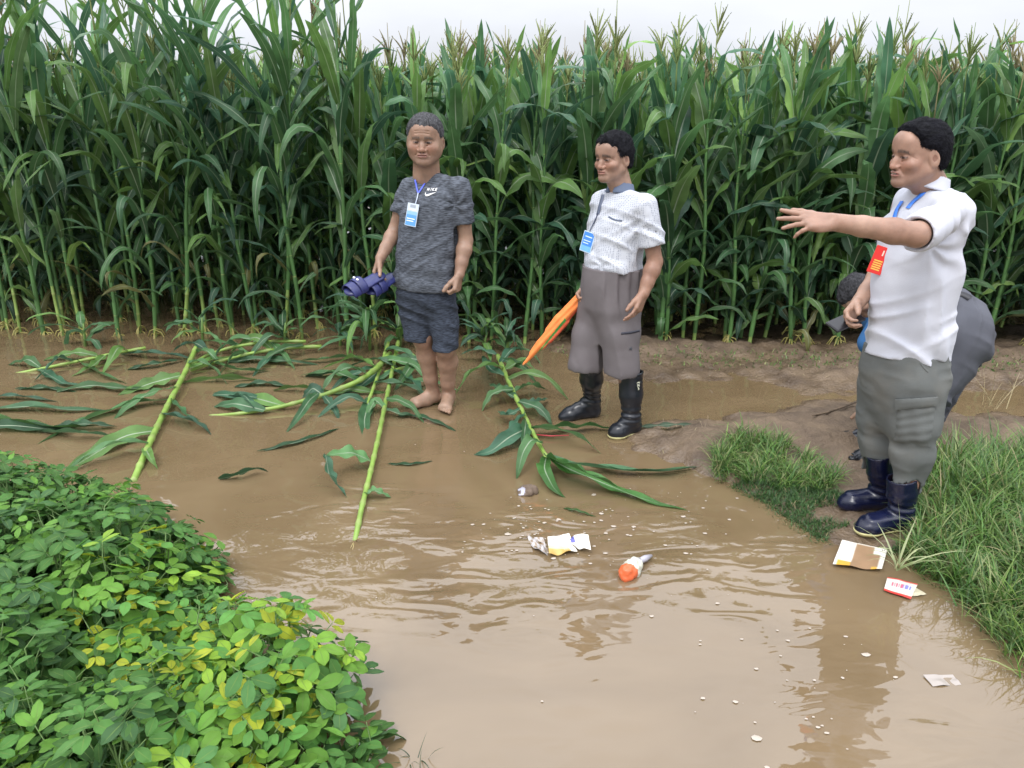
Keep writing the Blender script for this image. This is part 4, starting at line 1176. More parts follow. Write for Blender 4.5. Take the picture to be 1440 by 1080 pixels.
# phone in the pointing man's other hand
pc = aY(1189, 452, 2.93)
ph = empty('phone', pc); tag(ph, 'dark smartphone held flat in the lowered hand of the pointing man', 'phone')
mb = MB(); A_ = frame((-.85, -.35, -.25), (.1, -.3, 1)); mb.box(pc, (.033, .070, .0042), A_, (.02, .02, .025)); mb.build('case', M['card'], ph, smooth=False)
mb = MB(); mb.box(pc + A_[2] * .0050, (.030, .066, .0006), A_, (.012, .012, .015)); mb.build('screen', M['card'], ph, smooth=False)

# ================================================================== GROUND AND WATER
def terrain_z(x, y):
    x, y = np.broadcast_arrays(np.asarray(x, float), np.asarray(y, float))
    n1 = fbm(x * 1.3 + 3, y * 1.3, 0 * x, 4); n2 = fbm(x * 6 + 9, y * 6, 0 * x + 2, 3)
    g = lambda cx, cy, sx, sy, a=0: np.exp(-(((x - cx) * math.cos(a) + (y - cy) * math.sin(a)) / sx) ** 2 - ((-(x - cx) * math.sin(a) + (y - cy) * math.cos(a)) / sy) ** 2)
    z = -.075 + .02 * n1
    edge = 5.30 - .05 * x + .46 / (1 + np.exp((x + .1) / .15))
    z = z + (.085 - .015 / (1 + np.exp((x + .1) / .15))) / (1 + np.exp(-(y - edge) / .06))                     # the field
    z = z - .035 * (y > 6) * (n1 > 0)
    # muddy track to the right, with a puddle along it
    t = 1 / (1 + np.exp(-(x - .32 - .15 * n1) / .10))
    z = z + t * (.085 * np.exp(-((y - 5.0) / .42) ** 2) + .088 * np.exp(-((y - 3.86) / .34) ** 2) * (.75 + .25 * np.tanh((x - .3) * 2)))
    z = z - t * .02 * np.exp(-((y - 4.42) / .2) ** 2)
    z = z + .05 * g(1.9, 4.1, .7, .6) + .05 * g(2.6, 4.6, 1.2, .35)
    # grass bank
    z = z + .100 * g(1.35, 3.30, .42, .50) + .07 * g(1.0, 3.55, .35, .25) + .13 * g(2.45, 2.95, .75, .75) + .12 * g(2.25, 2.2, .48, .55) + .05 * g(1.60, 2.95, .30, .30)
    z = np.minimum(z, .020 + np.maximum(0, np.hypot((x - 1.40) / .45, (y - 3.02) / .40) - 1) * .10)
    # bean bed, bottom left
    z = z + .12 * g(-1.9, 1.9, .65, .7) + .10 * g(-.95, 1.3, .32, .4) + .12 * g(-2.8, 2.4, .9, .7)
    return z + .012 * n2 + .006 * n1 + np.clip(z + .03, 0, .05) * .30 * fbm(x * 15, y * 15, 0 * x + 5, 3)
def nonuni(lo, hi, fine_lo, fine_hi, h, H):
    a = list(np.arange(fine_lo, fine_hi, h)); st = h
    while a[-1] < hi: st = min(st * 1.35, H); a.append(a[-1] + st)
    b = [fine_lo]; st = h
    while b[-1] > lo: st = min(st * 1.35, H); b.append(b[-1] - st)
    return np.array(b[:0:-1] + a)
gx = nonuni(-300, 300, -4.2, 4.2, .022, 40); gy = nonuni(-40, 600, 1.2, 6.6, .022, 40)
GX, GY = np.meshgrid(gx, gy, indexing='ij'); GZ = terrain_z(GX, GY)
P_ = np.stack([GX, GY, GZ], -1)
ii = np.arange(P_.shape[0] * P_.shape[1]).reshape(P_.shape[:2])
Fq = np.stack([ii[:-1, :-1], ii[1:, :-1], ii[1:, 1:], ii[:-1, 1:]], -1).reshape(-1, 4)
mg = mat('mud', rough=.6); nt = mg.node_tree; N, L = nt.nodes, nt.links; b = N['Principled BSDF']
gp = N.new('ShaderNodeNewGeometry'); sp = N.new('ShaderNodeSeparateXYZ'); L.new(gp.outputs['Position'], sp.inputs[0])
nn = N.new('ShaderNodeTexNoise'); nn.inputs['Scale'].default_value = 7; nn.inputs['Detail'].default_value = 8; L.new(gp.outputs['Position'], nn.inputs['Vector'])
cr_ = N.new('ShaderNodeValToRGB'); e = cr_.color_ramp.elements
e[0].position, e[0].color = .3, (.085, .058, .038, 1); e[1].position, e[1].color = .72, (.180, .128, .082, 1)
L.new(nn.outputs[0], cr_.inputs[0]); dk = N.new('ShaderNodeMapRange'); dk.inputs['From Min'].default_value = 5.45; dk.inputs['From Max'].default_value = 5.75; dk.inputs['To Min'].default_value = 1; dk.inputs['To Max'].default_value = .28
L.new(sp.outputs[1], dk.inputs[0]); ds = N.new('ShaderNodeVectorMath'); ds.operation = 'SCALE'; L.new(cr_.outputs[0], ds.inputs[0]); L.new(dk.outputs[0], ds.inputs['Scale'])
L.new(ds.outputs[0], b.inputs['Base Color'])      # shade under the maize put into the field soil colour, paler trodden mud on the track
wet = N.new('ShaderNodeMapRange'); wet.inputs['From Min'].default_value = 0; wet.inputs['From Max'].default_value = .05
wet.inputs['To Min'].default_value = .22; wet.inputs['To Max'].default_value = .75; L.new(sp.outputs[2], wet.inputs[0]); L.new(wet.outputs[0], b.inputs['Roughness'])
n3 = N.new('ShaderNodeTexNoise'); n3.inputs['Scale'].default_value = 55; n3.inputs['Detail'].default_value = 6; L.new(gp.outputs['Position'], n3.inputs['Vector'])
bp = N.new('ShaderNodeBump'); bp.inputs['Distance'].default_value = .012; L.new(n3.outputs[0], bp.inputs['Height']); L.new(bp.outputs[0], b.inputs['Normal'])
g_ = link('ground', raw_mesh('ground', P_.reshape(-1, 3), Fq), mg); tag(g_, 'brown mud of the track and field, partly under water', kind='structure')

# flood water: murky, thin near the mud edges, rippled
mw = bpy.data.materials.new('flood_water'); mw.use_nodes = True; nt = mw.node_tree; N, L = nt.nodes, nt.links
b = N['Principled BSDF']; out = N['Material Output']
b.inputs['Roughness'].default_value = .02; b.inputs['IOR'].default_value = 1.88
gp = N.new('ShaderNodeNewGeometry')
nn = N.new('ShaderNodeTexNoise'); nn.inputs['Scale'].default_value = 1.3; nn.inputs['Detail'].default_value = 7; nn.inputs['Distortion'].default_value = 1.2; L.new(gp.outputs['Position'], nn.inputs['Vector'])
cr_ = N.new('ShaderNodeValToRGB'); e = cr_.color_ramp.elements
e[0].position, e[0].color = .3, (.160, .110, .058, 1); e[1].position, e[1].color = .7, (.215, .152, .085, 1)
L.new(nn.outputs[0], cr_.inputs[0]); L.new(cr_.outputs[0], b.inputs['Base Color'])
def wave(scale, stretch, dist, detail=2, distort=0.):
    m_ = N.new('ShaderNodeMapping'); m_.inputs['Scale'].default_value = stretch; L.new(gp.outputs['Position'], m_.inputs[0])
    n_ = N.new('ShaderNodeTexNoise'); n_.inputs['Scale'].default_value = scale; n_.inputs['Detail'].default_value = detail; n_.inputs['Distortion'].default_value = distort
    L.new(m_.outputs[0], n_.inputs['Vector'])
    s_ = N.new('ShaderNodeMath'); s_.operation = 'MULTIPLY'; s_.inputs[1].default_value = dist; L.new(n_.outputs[0], s_.inputs[0]); return s_
def spot(cx, cy, rx, ry):
    m_ = N.new('ShaderNodeMapping'); m_.vector_type = 'POINT'; m_.inputs['Location'].default_value = (-cx / rx, -cy / ry, 0); m_.inputs['Scale'].default_value = (1 / rx, 1 / ry, 0)
    L.new(gp.outputs['Position'], m_.inputs[0])
    l_ = N.new('ShaderNodeVectorMath'); l_.operation = 'LENGTH'; L.new(m_.outputs[0], l_.inputs[0])
    r_ = N.new('ShaderNodeMapRange'); r_.interpolation_type = 'SMOOTHSTEP'; r_.inputs['From Min'].default_value = 1.0; r_.inputs['From Max'].default_value = .2; L.new(l_.outputs['Value'], r_.inputs[0]); return r_
def op(o_, a, b_):
    n_ = N.new('ShaderNodeMath'); n_.operation = o_
    for i, v in enumerate((a, b_)):
        if isinstance(v, (int, float)): n_.inputs[i].default_value = v
        else: L.new(v.outputs[0], n_.inputs[i])
    return n_
w1_ = wave(5.0, (.75, 1.6, 1), .042, 1.2, 1.2); w2_ = wave(15, (.7, 1.3, 1), .0050, 1, 1.0); w3_ = wave(2.6, (.8, 1.2, 1), .014, 2)
sp1 = spot(.15, 2.65, 1.3, .75); sp2 = spot(-.65, 2.75, .6, .7); sp3 = spot(1.5, 1.9, .9, .6)
mask = op('ADD', op('MAXIMUM', sp1, sp2), op('MULTIPLY', sp3, .5))
mask = op('MULTIPLY', op('ADD', mask, .05), .72)
pt_ = wave(1.7, (1, 1, 1), 1.0, 1); pr_ = N.new('ShaderNodeMapRange'); pr_.inputs['From Min'].default_value = .38; pr_.inputs['From Max'].default_value = .62; L.new(pt_.outputs[0], pr_.inputs[0])
mask = op('MULTIPLY', mask, op('ADD', op('MULTIPLY', pr_, .8), .2))
hgt = op('ADD', op('MULTIPLY', op('ADD', w1_, w2_), mask), w3_)
bp = N.new('ShaderNodeBump'); bp.inputs['Distance'].default_value = 1.0; bp.inputs['Strength'].default_value = 1.0
L.new(hgt.outputs[0], bp.inputs['Height']); L.new(bp.outputs[0], b.inputs['Normal'])
tr_ = N.new('ShaderNodeBsdfTransparent'); mx = N.new('ShaderNodeMixShader'); mx.inputs[0].default_value = .88
L.new(tr_.outputs[0], mx.inputs[1]); L.new(b.outputs[0], mx.inputs[2]); L.new(mx.outputs[0], out.inputs[0])
mb = MB(); mb.grid(np.array([[(-60, -10, 0), (60, -10, 0)], [(-60, 60, 0), (60, 60, 0)]], float), (1, 1, 1))
wt = mb.build('flood_water', mw); tag(wt, 'muddy brown flood water with ripples', kind='structure')

# ================================================================== MAIZE
def corn_leaf(mb, base, az, el0, L, W, droop, col, rnd, kink=None, nseg=14, twist=0., start_az=None, V=.30, na=5):
    """el0: angle from the vertical at the base; the blade bends over by `droop` radians along its length"""
    t = np.linspace(0, 1, nseg + 1)
    th = el0 + droop * t ** 1.5
    if kink is not None: th = th + kink[1] / (1 + np.exp(-(t - kink[0]) * 26))
    azs = az + twist * .35 * t
    ds = L / nseg
    dirs = np.stack([np.sin(th) * np.cos(azs), np.sin(th) * np.sin(azs), np.cos(th)], 1)
    pts = np.asarray(base, float) + np.concatenate([[np.zeros(3)], np.cumsum((dirs[:-1] + dirs[1:]) / 2 * ds, 0)])
    b = np.stack([-np.sin(azs), np.cos(azs), 0 * azs], 1); n = np.cross(dirs, b)
    tw = twist * t ** 1.3
    b2 = b * np.cos(tw)[:, None] + n * np.sin(tw)[:, None]; n2 = np.cross(dirs, b2)
    w = W * np.minimum(1, .38 + 2.4 * t) * np.clip(1 - t ** 2.6, 0, 1) ** .8
    w[-1] = .001
    a = np.linspace(-1, 1, na)
    vee = V * (1 - .5 * t)
    ph = rnd.random(2) * 6.3; fr = rnd.uniform(14, 24)
    G = np.zeros((nseg + 1, na, 3))
    for j, u in enumerate(a):
        rip = (np.sin(t * fr + (ph[0] if u < 0 else ph[1])) * .16 * w * (abs(u) ** 2))
        G[:, j] = pts + b2 * (u * w / 2 * np.cos(vee))[:, None] - n2 * ((abs(u) * w / 2 * np.sin(vee)) + rip)[:, None]
    c = np.asarray(col)[None, None] * (1 + .0 * G[..., :1])
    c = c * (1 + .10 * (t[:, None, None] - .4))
    uv = np.stack(np.broadcast_arrays(np.linspace(0, 1, na)[None, :], t[:, None]), -1)
    mb.grid(G, c, uv)
    return pts

CG = [(.058, .136, .062), (.078, .172, .064), (.048, .116, .068), (.110, .212, .056)]
def corn_meshes(seed, H, nl, bare, W=.085, tassel=True, sheath=True, low=False, roots=False):
    """maize: tapered jointed stalk, alternate arching blades, tassel"""
    rnd = np.random.default_rng(seed)
    lean = rnd.uniform(-.05, .05, 2) * H * .6
    st = MB(); lf = MB(); ts = MB(); rt = MB()
    nn_ = 15
    zs = H * .93 * (np.linspace(0, 1, nn_ + 1) ** .93)
    ctr = lambda z: np.array([lean[0] * (z / H) ** 1.6 + .010 * math.sin(z * 5 + seed), lean[1] * (z / H) ** 1.6 + .010 * math.cos(z * 4 + seed), z])
    R0 = rnd.uniform(.0125, .0150)
    pts, rad, cols = [], [], []
    green = np.array([.21, .31, .075]) * rnd.uniform(.85, 1.1)
    for i in range(nn_):
        z0, z1 = zs[i], zs[i + 1]; r = R0 * (1 - .62 * z0 / H)
        tone = green if z0 < bare * H + .1 else np.array([.07, .17, .045])
        tone = tone * rnd.uniform(.85, 1.15)
        for fz, rr, cc in ((0, 1.22, (.30, .33, .12)), (.05, 1.02, tone * 1.1), (.5, .96, tone), (.93, .98, tone * .95)):
            pts.append(ctr(z0 + (z1 - z0) * fz)); rad.append(r * rr); cols.append(cc)
    st.tube(pts, rad, np.array(cols), 6 if low else 8)
    az0 = rnd.uniform(0, 6.28)
    for k in range(nl):
        f = k / (nl - 1)
        hz = H * (bare + (.89 - bare) * f) * rnd.uniform(.985, 1.015)
        az = az0 + (k % 2) * math.pi + rnd.normal(0, .35)
        mid = math.exp(-((f - .55) / .42) ** 2)
        L = H * (.19 + .18 * mid) * rnd.uniform(.85, 1.12)
        w = W * (.55 + .5 * mid) * rnd.uniform(.85, 1.1)
        el = (.60 - .40 * f) * rnd.uniform(.7, 1.2); dr = (2.0 - 1.0 * f) * rnd.uniform(.6, 1.25)
        if f > .72: el *= .75 if H < 2.3 else 1.5; dr *= rnd.uniform(.3, .9) if H < 2.3 else rnd.uniform(.6, 1.2)
        if f > .8: L *= 1.05
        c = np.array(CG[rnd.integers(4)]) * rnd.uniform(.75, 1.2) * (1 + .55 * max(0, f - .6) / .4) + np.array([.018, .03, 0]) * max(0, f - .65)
        if rnd.random() < .08: c = c * 1.25 + [.04, .03, 0]
        if f < .10 and rnd.random() < .25: c = np.array([.22, .22, .08]) * rnd.uniform(.6, 1)
        kink = (rnd.uniform(.35, .7), rnd.uniform(.5, 1.3)) if rnd.random() < .28 else None
        b0 = ctr(hz) 
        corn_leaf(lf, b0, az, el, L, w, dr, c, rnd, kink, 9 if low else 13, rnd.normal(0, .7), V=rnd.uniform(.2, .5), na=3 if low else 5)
        if not low:      # the sheath wraps the stalk below the blade
            r = R0 * (1 - .62 * hz / H) * 1.22
            zz = np.linspace(hz - H * .055, hz + .004, 4); st.tube([ctr(z) for z in zz], [r * .98, r, r * 1.04, r * 1.12], np.array([.075, .17, .05]) * rnd.uniform(.8, 1.2), 8, cap=False)
    if tassel:
        top = ctr(H * .98); tc = np.array([[.28, .33, .12], [.22, .30, .10], [.33, .29, .15]][rnd.integers(3)]) * rnd.uniform(.75, 1.05)
        tl = rnd.uniform(.24, .40)
        ts.tube([ctr(H * .9), top, top + [0, 0, .1], top + [.01, 0, tl]], [.006, .005, .005, .002], tc, 4)
        for j in range(5 if low else rnd.integers(8, 13)):
            a = rnd.uniform(0, 6.28); h0 = rnd.uniform(.04, .16); l = rnd.uniform(.12, .20); sp_ = rnd.uniform(.10, .50)
            q = np.linspace(0, 1, 5); x = l * (np.sin(sp_) * q + .25 * q ** 2 * rnd.uniform(-.2, 1)); z = l * (np.cos(sp_) * q - .15 * q ** 2)
            rr = np.array([.002, .0055, .0055, .0045, .0015]) * rnd.uniform(.8, 1.2)
            ts.tube(np.stack([x * math.cos(a), x * math.sin(a), z], 1) + top + [0, 0, h0], rr, tc * rnd.uniform(.8, 1.2), 4)
            for qq in () if low else range(7):
                p = top + [0, 0, h0] + np.array([np.interp(qq / 7 + .15, q, x) * math.cos(a), np.interp(qq / 7 + .15, q, x) * math.sin(a), np.interp(qq / 7 + .15, q, z)])
                ts.tube([p, p + rnd.normal(0, .006, 3) + [0, 0, .008]], [.0026, .001], tc * .9, 3)
    if roots:
        for j in range(11):
            a = rnd.uniform(0, 6.28); h0 = rnd.uniform(.03, .09); l = rnd.uniform(.06, .11)
            rt.tube([[0, 0, h0], [l * .45 * math.cos(a), l * .45 * math.sin(a), h0 * .8], [l * math.cos(a), l * math.sin(a), -.04]], [.004, .0042, .003], (.30, .27, .08), 5)
    return st, lf, ts, rt

ROOTS = [(n_, s_) for n_, s_ in ()]
def corn_proto(kind, seed, **kw):
    st, lf, ts, rt = corn_meshes(seed, **kw)
    out = [('stalk', st.mesh('maize_stalk'), M['corn_stalk']), ('foliage', lf.mesh('maize_foliage'), M['corn_leaf'])]
    if ts.V: out.append(('tassel', ts.mesh('maize_tassel'), M['tassel']))
    if rt.V: out.append(('prop_roots', rt.mesh('maize_roots'), M['corn_stalk']))
    for _, me, m_ in out: me.materials.append(m_)
    return out
def plant(parts, loc, rz, sc, label, group, name='corn_plant', cat='maize plant', tilt=(0, 0)):
    e = empty(name, loc); e.rotation_euler = (tilt[0], tilt[1], rz); e.scale = (sc, sc, sc)
    tag(e, label, cat, group)
    for n_, me, _ in parts:
        o = bpy.data.objects.new(n_, me); COL.objects.link(o); o.parent = e
    return e

right_p = [corn_proto('r', 100 + i, H=1.84 + .04 * (i % 4), nl=18, bare=.03 + .03 * (i % 3), W=.112, roots=(i % 3 == 0)) for i in range(12)]
left_p = [corn_proto('l', 200 + i, H=2.42 + .05 * (i % 3), nl=16, bare=[.10, .18, .06, .22][i % 4], W=.090, roots=True) for i in range(10)]
edge_p = [corn_proto('e', 300 + i, H=2.15, nl=12, bare=.05, W=.075, tassel=True) for i in range(6)]
rr_ = random.Random(5)
LBL = {
 'left': ('tall maize plant with a bare pale green lower stalk at the water edge, left half', 'tall maize along the flooded edge'),
 'right': ('leafy maize plant standing along the muddy field edge, right half', 'leafy maize along the field edge'),
 'deep': ('maize plant standing in the dense rows behind the field edge', 'maize in the rows behind the edge'),
}
cnt = 0
front = lambda x: 5.62 - .075 * x
def put_row(y_off, step, x0, x1, zone_fn, jit=.05, skip=0):
    global cnt
    x = x0
    while x < x1:
        px = x + rr_.uniform(-jit, jit)
        z = zone_fn(px)
        if rr_.random() > skip:
            y = front(px) + y_off + rr_.uniform(-jit, jit)
            P = {'left': left_p, 'right': right_p}[z]
            near = y_off < .25
            l = LBL[z] if near else LBL['deep']
            sc = rr_.uniform(.93, 1.05) * (1 if z == 'right' or near else .97)
            plant(rr_.choice(P), (px, y, max(-.025, float(terrain_z(px, y)) - .01)), rr_.uniform(0, 6.28), sc, *l,
                  tilt=(rr_.gauss(0, .035), rr_.gauss(0, .075 if z == 'left' else .035)))
            cnt += 1
        x += step
zone = lambda x: 'left' if x < -.95 else 'right'
put_row(.0, .19, -4.1, 4.2, zone, .085, .08)
put_row(.28, .17, -4.3, 4.4, lambda x: 'left' if x < -.95 and rr_.random() < .35 else 'right', .08, .04)
put_row(.62, .20, -4.5, 4.6, lambda x: 'left' if x < -1.4 and rr_.random() < .4 else 'right', .08)
put_row(.98, .20, -4.7, 4.8, lambda x: 'right', .09)
put_row(1.35, .21, -5.0, 5.1, lambda x: 'right', .1)
print('maize plants', cnt)
# the rest of the field, beyond counting: one mass
V_, F_, C_, U_, MI_, off_ = [], [], [], [], [], 0
protos = []
for s_ in range(6):
    st, lf, ts, rt = corn_meshes(500 + s_, H=1.84 + .04 * (s_ % 3), nl=14, bare=.05, W=.12, low=True)
    v, f_, c, u, mi = [], [], [], [], []
    n0 = 0
    for k_, m_ in enumerate((st, lf, ts)):
        v += m_.V; c += m_.C; u += m_.U; f_ += [q + n0 for q in m_.F]; mi += [np.full(len(q), k_) for q in m_.F]; n0 += m_.n
    protos.append([np.concatenate(a_) for a_ in (v, f_, c, u, mi)])
for ro in range(-5, 11):
    x = -8.2 - max(0, ro) * .3
    while x < 8.3 + max(0, ro) * .3:
        px, yo = x + rr_.uniform(-.08, .08), (1.75 + ro * .42 if ro >= 0 else 1.75 + ro * .35) + rr_.uniform(-.12, .12)
        if ro < 0 and abs(px) < 4.75: x += .23; continue
        y = front(px) + yo; v, f_, c, u, mi = rr_.choice(protos)
        a = rr_.uniform(0, 6.28); s_ = rr_.uniform(.93, 1.06)
        Rm = np.array([[math.cos(a), -math.sin(a), 0], [math.sin(a), math.cos(a), 0], [0, 0, 1]]) * s_
        V_.append(v @ Rm.T + [px, y, -.02]); F_.append(f_ + off_); C_.append(c); U_.append(u); MI_.append(mi); off_ += len(v)
        x += .23
me = raw_mesh('maize_rest', np.concatenate(V_), np.concatenate(F_), np.concatenate(C_), np.concatenate(U_), np.concatenate(MI_))
tag(link('corn_field', me, [M['corn_stalk'], M['corn_leaf'], M['tassel']]), 'far rows of the maize field, reading as one green mass', 'maize field', kind='stuff')

# ================================================================== FALLEN MAIZE
def leaf_path(mb, pts, W, col, rnd, V=.35, roll=0., nseg=18, na=5, wavy=.14, side=None, curl=0.):
    """a blade laid along a 3-D path"""
    pts = np.asarray(pts, float); d = np.r_[0, np.cumsum(np.linalg.norm(np.diff(pts, axis=0), axis=1))]
    t = np.linspace(0, 1, nseg + 1)
    P = np.stack([np.interp(t * d[-1], d, pts[:, i]) for i in range(3)], 1)
    for _ in range(3): P[1:-1] = (P[:-2] + 2 * P[1:-1] + P[2:]) / 4
    T = np.gradient(P, axis=0); T /= np.linalg.norm(T, axis=1)[:, None] + 1e-9
    b = np.cross(T, [0, 0, 1.0]); b /= np.linalg.norm(b, axis=1)[:, None] + 1e-9; n = np.cross(b, T)
    rl = roll + curl * t
    b2 = b * np.cos(rl)[:, None] + n * np.sin(rl)[:, None]; n2 = np.cross(b2, T)
    w = W * np.minimum(1, .4 + 2.4 * t) * np.clip(1 - t ** 2.4, 0, 1) ** .8; w[-1] = .001
    ph = rnd.random(2) * 6.3; fr = rnd.uniform(14, 24)
    a = np.linspace(-1, 1, na); G = np.zeros((nseg + 1, na, 3))
    for j, u in enumerate(a):
        rip = np.sin(t * fr + (ph[0] if u < 0 else ph[1])) * wavy * w * u * u
        G[:, j] = P + b2 * (u * w / 2 * math.cos(V))[:, None] + n2 * ((abs(u) * w / 2 * math.sin(V)) + rip)[:, None]
    uv = np.stack(np.broadcast_arrays(np.linspace(0, 1, na)[None, :], t[:, None]), -1)
    mb.grid(G, col, uv)
def PZ(l): return [aZ(*p) if len(p) == 3 else aZ(p[0], p[1], .012) for p in l]
def fallen(label, path, R0, R1, leaves, roots=False, name='fallen_corn_plant', rnd_seed=1, extra=4, colr=(.21, .33, .065)):
    rnd = np.random.default_rng(rnd_seed)
    pts = np.array(PZ(path)); d = np.r_[0, np.cumsum(np.linalg.norm(np.diff(pts, axis=0), axis=1))]
    e = empty(name, pts[0]); tag(e, label, 'maize plant', 'maize flattened by the flood')
    n = max(8, int(d[-1] / .030)); t = np.linspace(0, 1, n); Q = np.stack([np.interp(t * d[-1], d, pts[:, i]) for i in range(3)], 1)
    for _ in range(6): Q[1:-1] = (Q[:-2] + 2 * Q[1:-1] + Q[2:]) / 4
    rad = R0 + (R1 - R0) * t; c = np.tile(np.array(colr), (n, 1)) * (1 + .12 * pn(t * 9 + rnd_seed, 0 * t, 0 * t))[:, None]
    node = (np.arange(n) % 5 == 2); rad = rad * np.where(node, 1.25, 1); c[node] = c[node] * .6 + np.array([.30, .30, .14]) * .4
    st = MB(); st.tube(Q, rad, c, 10)
    st.build('stalk', M['corn_stalk'], e)
    if leaves:
        lf = MB()
        for q in range(extra):                      # the blades that still cling to the stalk, alternate sides
            i_ = int((q + .6) / (extra + .4) * (n - 2)) + 1; o_ = Q[i_]; tg = nrm(Q[min(n - 1, i_ + 2)] - Q[max(0, i_ - 2)]); sd_ = np.cross(tg, (0, 0, 1)) * (1 if q % 2 else -1)
            dr = nrm(sd_ * rnd.uniform(.4, 1) + tg * rnd.uniform(.2, 1.0)); L_ = rnd.uniform(.22, .42); up_ = rnd.uniform(.015, .09)
            hz = [o_ + [0, 0, R0], o_ + dr * L_ * .35 + [0, 0, up_], o_ + dr * L_ * .7 + [0, 0, up_ * .55], o_ + dr * L_ + tg * .04]
            hz[3][2] = -.004
            leaf_path(lf, hz, rnd.uniform(.055, .085), np.array(CG[rnd.integers(4)]) * rnd.uniform(.9, 1.5), rnd, roll=rnd.uniform(-.7, .7), V=rnd.uniform(.15, .5), curl=rnd.normal(0, .5))
        for L_ in leaves:
            pth, W = L_[0], L_[1]; kw = L_[2] if len(L_) > 2 else {}
            col = kw.pop('col', None); base = CG[rnd.integers(4)]
            leaf_path(lf, PZ(pth), W * 1.25, np.array(col if col else base) * rnd.uniform(1.0, 1.7), rnd, **kw)
        lf.build('foliage', M['corn_leaf'], e)
    if roots:
        rt = MB(); dr = nrm(Q[-1] - Q[-4]) if roots == 'end' else nrm(Q[0] - Q[3]); o_ = Q[-1] if roots == 'end' else Q[0]
        for j in range(14):
            v = nrm(dr + rnd.normal(0, .5, 3)); l = rnd.uniform(.03, .08)
            rt.tube([o_, o_ + v * l * .5, o_ + v * l + [0, 0, -.01]], [.003, .0028, .001], (.32, .25, .11), 5)
        rt.build('prop_roots', M['corn_stalk'], e)
    return e
fallen('thick bright green maize stalk lying in the water toward the bean bed', [(276, 488, .10), (262, 520, .05), (240, 562, .035), (218, 606, .03), (203, 640, .022), (187, 678, .0)], .016, .0155,
    [([(254, 528, .05), (215, 538, .03), (165, 556, 0)], .085, dict(roll=.5)), ([(240, 562, .03), (190, 565, .03), (120, 590, .01), (36, 634, -.01)], .080, dict(roll=-.4)),
     ([(222, 605, .03), (175, 612, .04), (130, 640, .01), (84, 668, -.01)], .085, dict(roll=.5)), ([(241, 562, .03), (262, 585, .05), (282, 592, .0)], .06, dict(roll=.7)),
     ([(204, 630, .03), (212, 645, .05), (222, 660, .0)], .045), ([(262, 520, .05), (300, 505, .05), (340, 500, .01)], .06)], rnd_seed=3)
fallen('long curved maize stalk arching out of the water left of the barefoot man', [(548, 498, .04), (530, 518, .09), (505, 536, .085), (455, 556, .05), (400, 571, .03), (345, 581, .012), (285, 586, -.012)], .021, .008,
    [([(455, 556, .05), (440, 545, .09), (425, 560, .02)], .06, dict(roll=.8)), ([(455, 556, .05), (470, 575, .03), (478, 592, -.01)], .05),
     ([(372, 577, .03), (330, 567, .05), (300, 572, .0)], .07, dict(roll=.6)), ([(505, 536, .07), (470, 522, .06), (420, 528, .01)], .07), ([(530, 518, .09), (500, 500, .10), (450, 520, .02)], .075, dict(roll=-.5)),
     ([(400, 571, .02), (360, 560, .03), (310, 556, .0)], .07, dict(roll=.4))], rnd_seed=4)
fallen('snapped maize stalk with a bitten node, lying in front of the barefoot man', [(560, 480, .07), (552, 520, .05), (541, 572, .04), (531, 620, .035), (519, 672, .03), (508, 716, .02), (499, 762, -.008)], .0135, .0115,
    [([(521, 648, .03), (495, 636, .10), (458, 640, .12)], .085, dict(roll=.3, V=.15)), ([(458, 640, .12), (462, 668, .07), (488, 700, .0)], .07, dict(roll=.9)), ([(510, 694, .02), (528, 690, .04), (550, 700, .0)], .05),
     ([(541, 574, .04), (528, 562, .07), (512, 590, -.01)], .05), ([(541, 574, .04), (560, 582, .03), (592, 586, -.006)], .045), ([(552, 520, .05), (580, 535, .05), (598, 562, .0)], .085, dict(roll=.5))], roots='end', rnd_seed=5, extra=1)
fallen('thin pale maize stalk sinking beside the snapped one', [(546, 482, .08), (534, 520, .05), (520, 560, .03), (508, 585, .0), (500, 600, -.02)], .012, .009,
    [([(534, 520, .05), (505, 545, .03), (470, 556, .0)], .05, dict(roll=.6)), ([(520, 560, .03), (512, 590, .01), (515, 625, -.02)], .07)], rnd_seed=6)
fallen('pale bent maize stalk lying along the field edge, nearer the water', [(452, 487, .05), (400, 489, .06), (350, 497, .05), (300, 510, .035), (268, 521, .02)], .013, .010,
    [([(400, 489, .05), (375, 505, .05), (355, 530, .0)], .06), ([(300, 510, .035), (330, 520, .05), (380, 522, .0)], .07, dict(roll=.5)), ([(350, 497, .05), (320, 482, .10), (285, 478, .03)], .05)], rnd_seed=7)
fallen('pale maize stalk lying along the field edge, just behind another', [(430, 480, .07), (380, 480, .09), (330, 487, .09), (292, 498, .06), (270, 512, .03)], .012, .009, [([(380, 480, .09), (400, 500, .06), (415, 520, .0)], .05)], rnd_seed=8)
fallen('thin maize stalk lying low at the far left water edge', [(205, 489, .05), (160, 497, .04), (110, 508, .025), (55, 519, .01), (20, 526, -.01)], .011, .009,
    [([(150, 498, .04), (130, 515, .03), (100, 530, .0)], .06), ([(110, 508, .02), (140, 525, .03), (180, 540, .0)], .06, dict(roll=.5)), ([(55, 519, .01), (90, 540, .02), (130, 545, -.005)], .06)], rnd_seed=9)
fallen('short maize stalk lying flat behind the barefoot man', [(640, 506, .04), (600, 512, .05), (560, 519, .04), (540, 524, .03)], .013, .011, [([(600, 512, .05), (570, 500, .07), (530, 506, .03)], .06), ([(560, 519, .04), (530, 535, .02), (490, 548, .0)], .05)], rnd_seed=10)
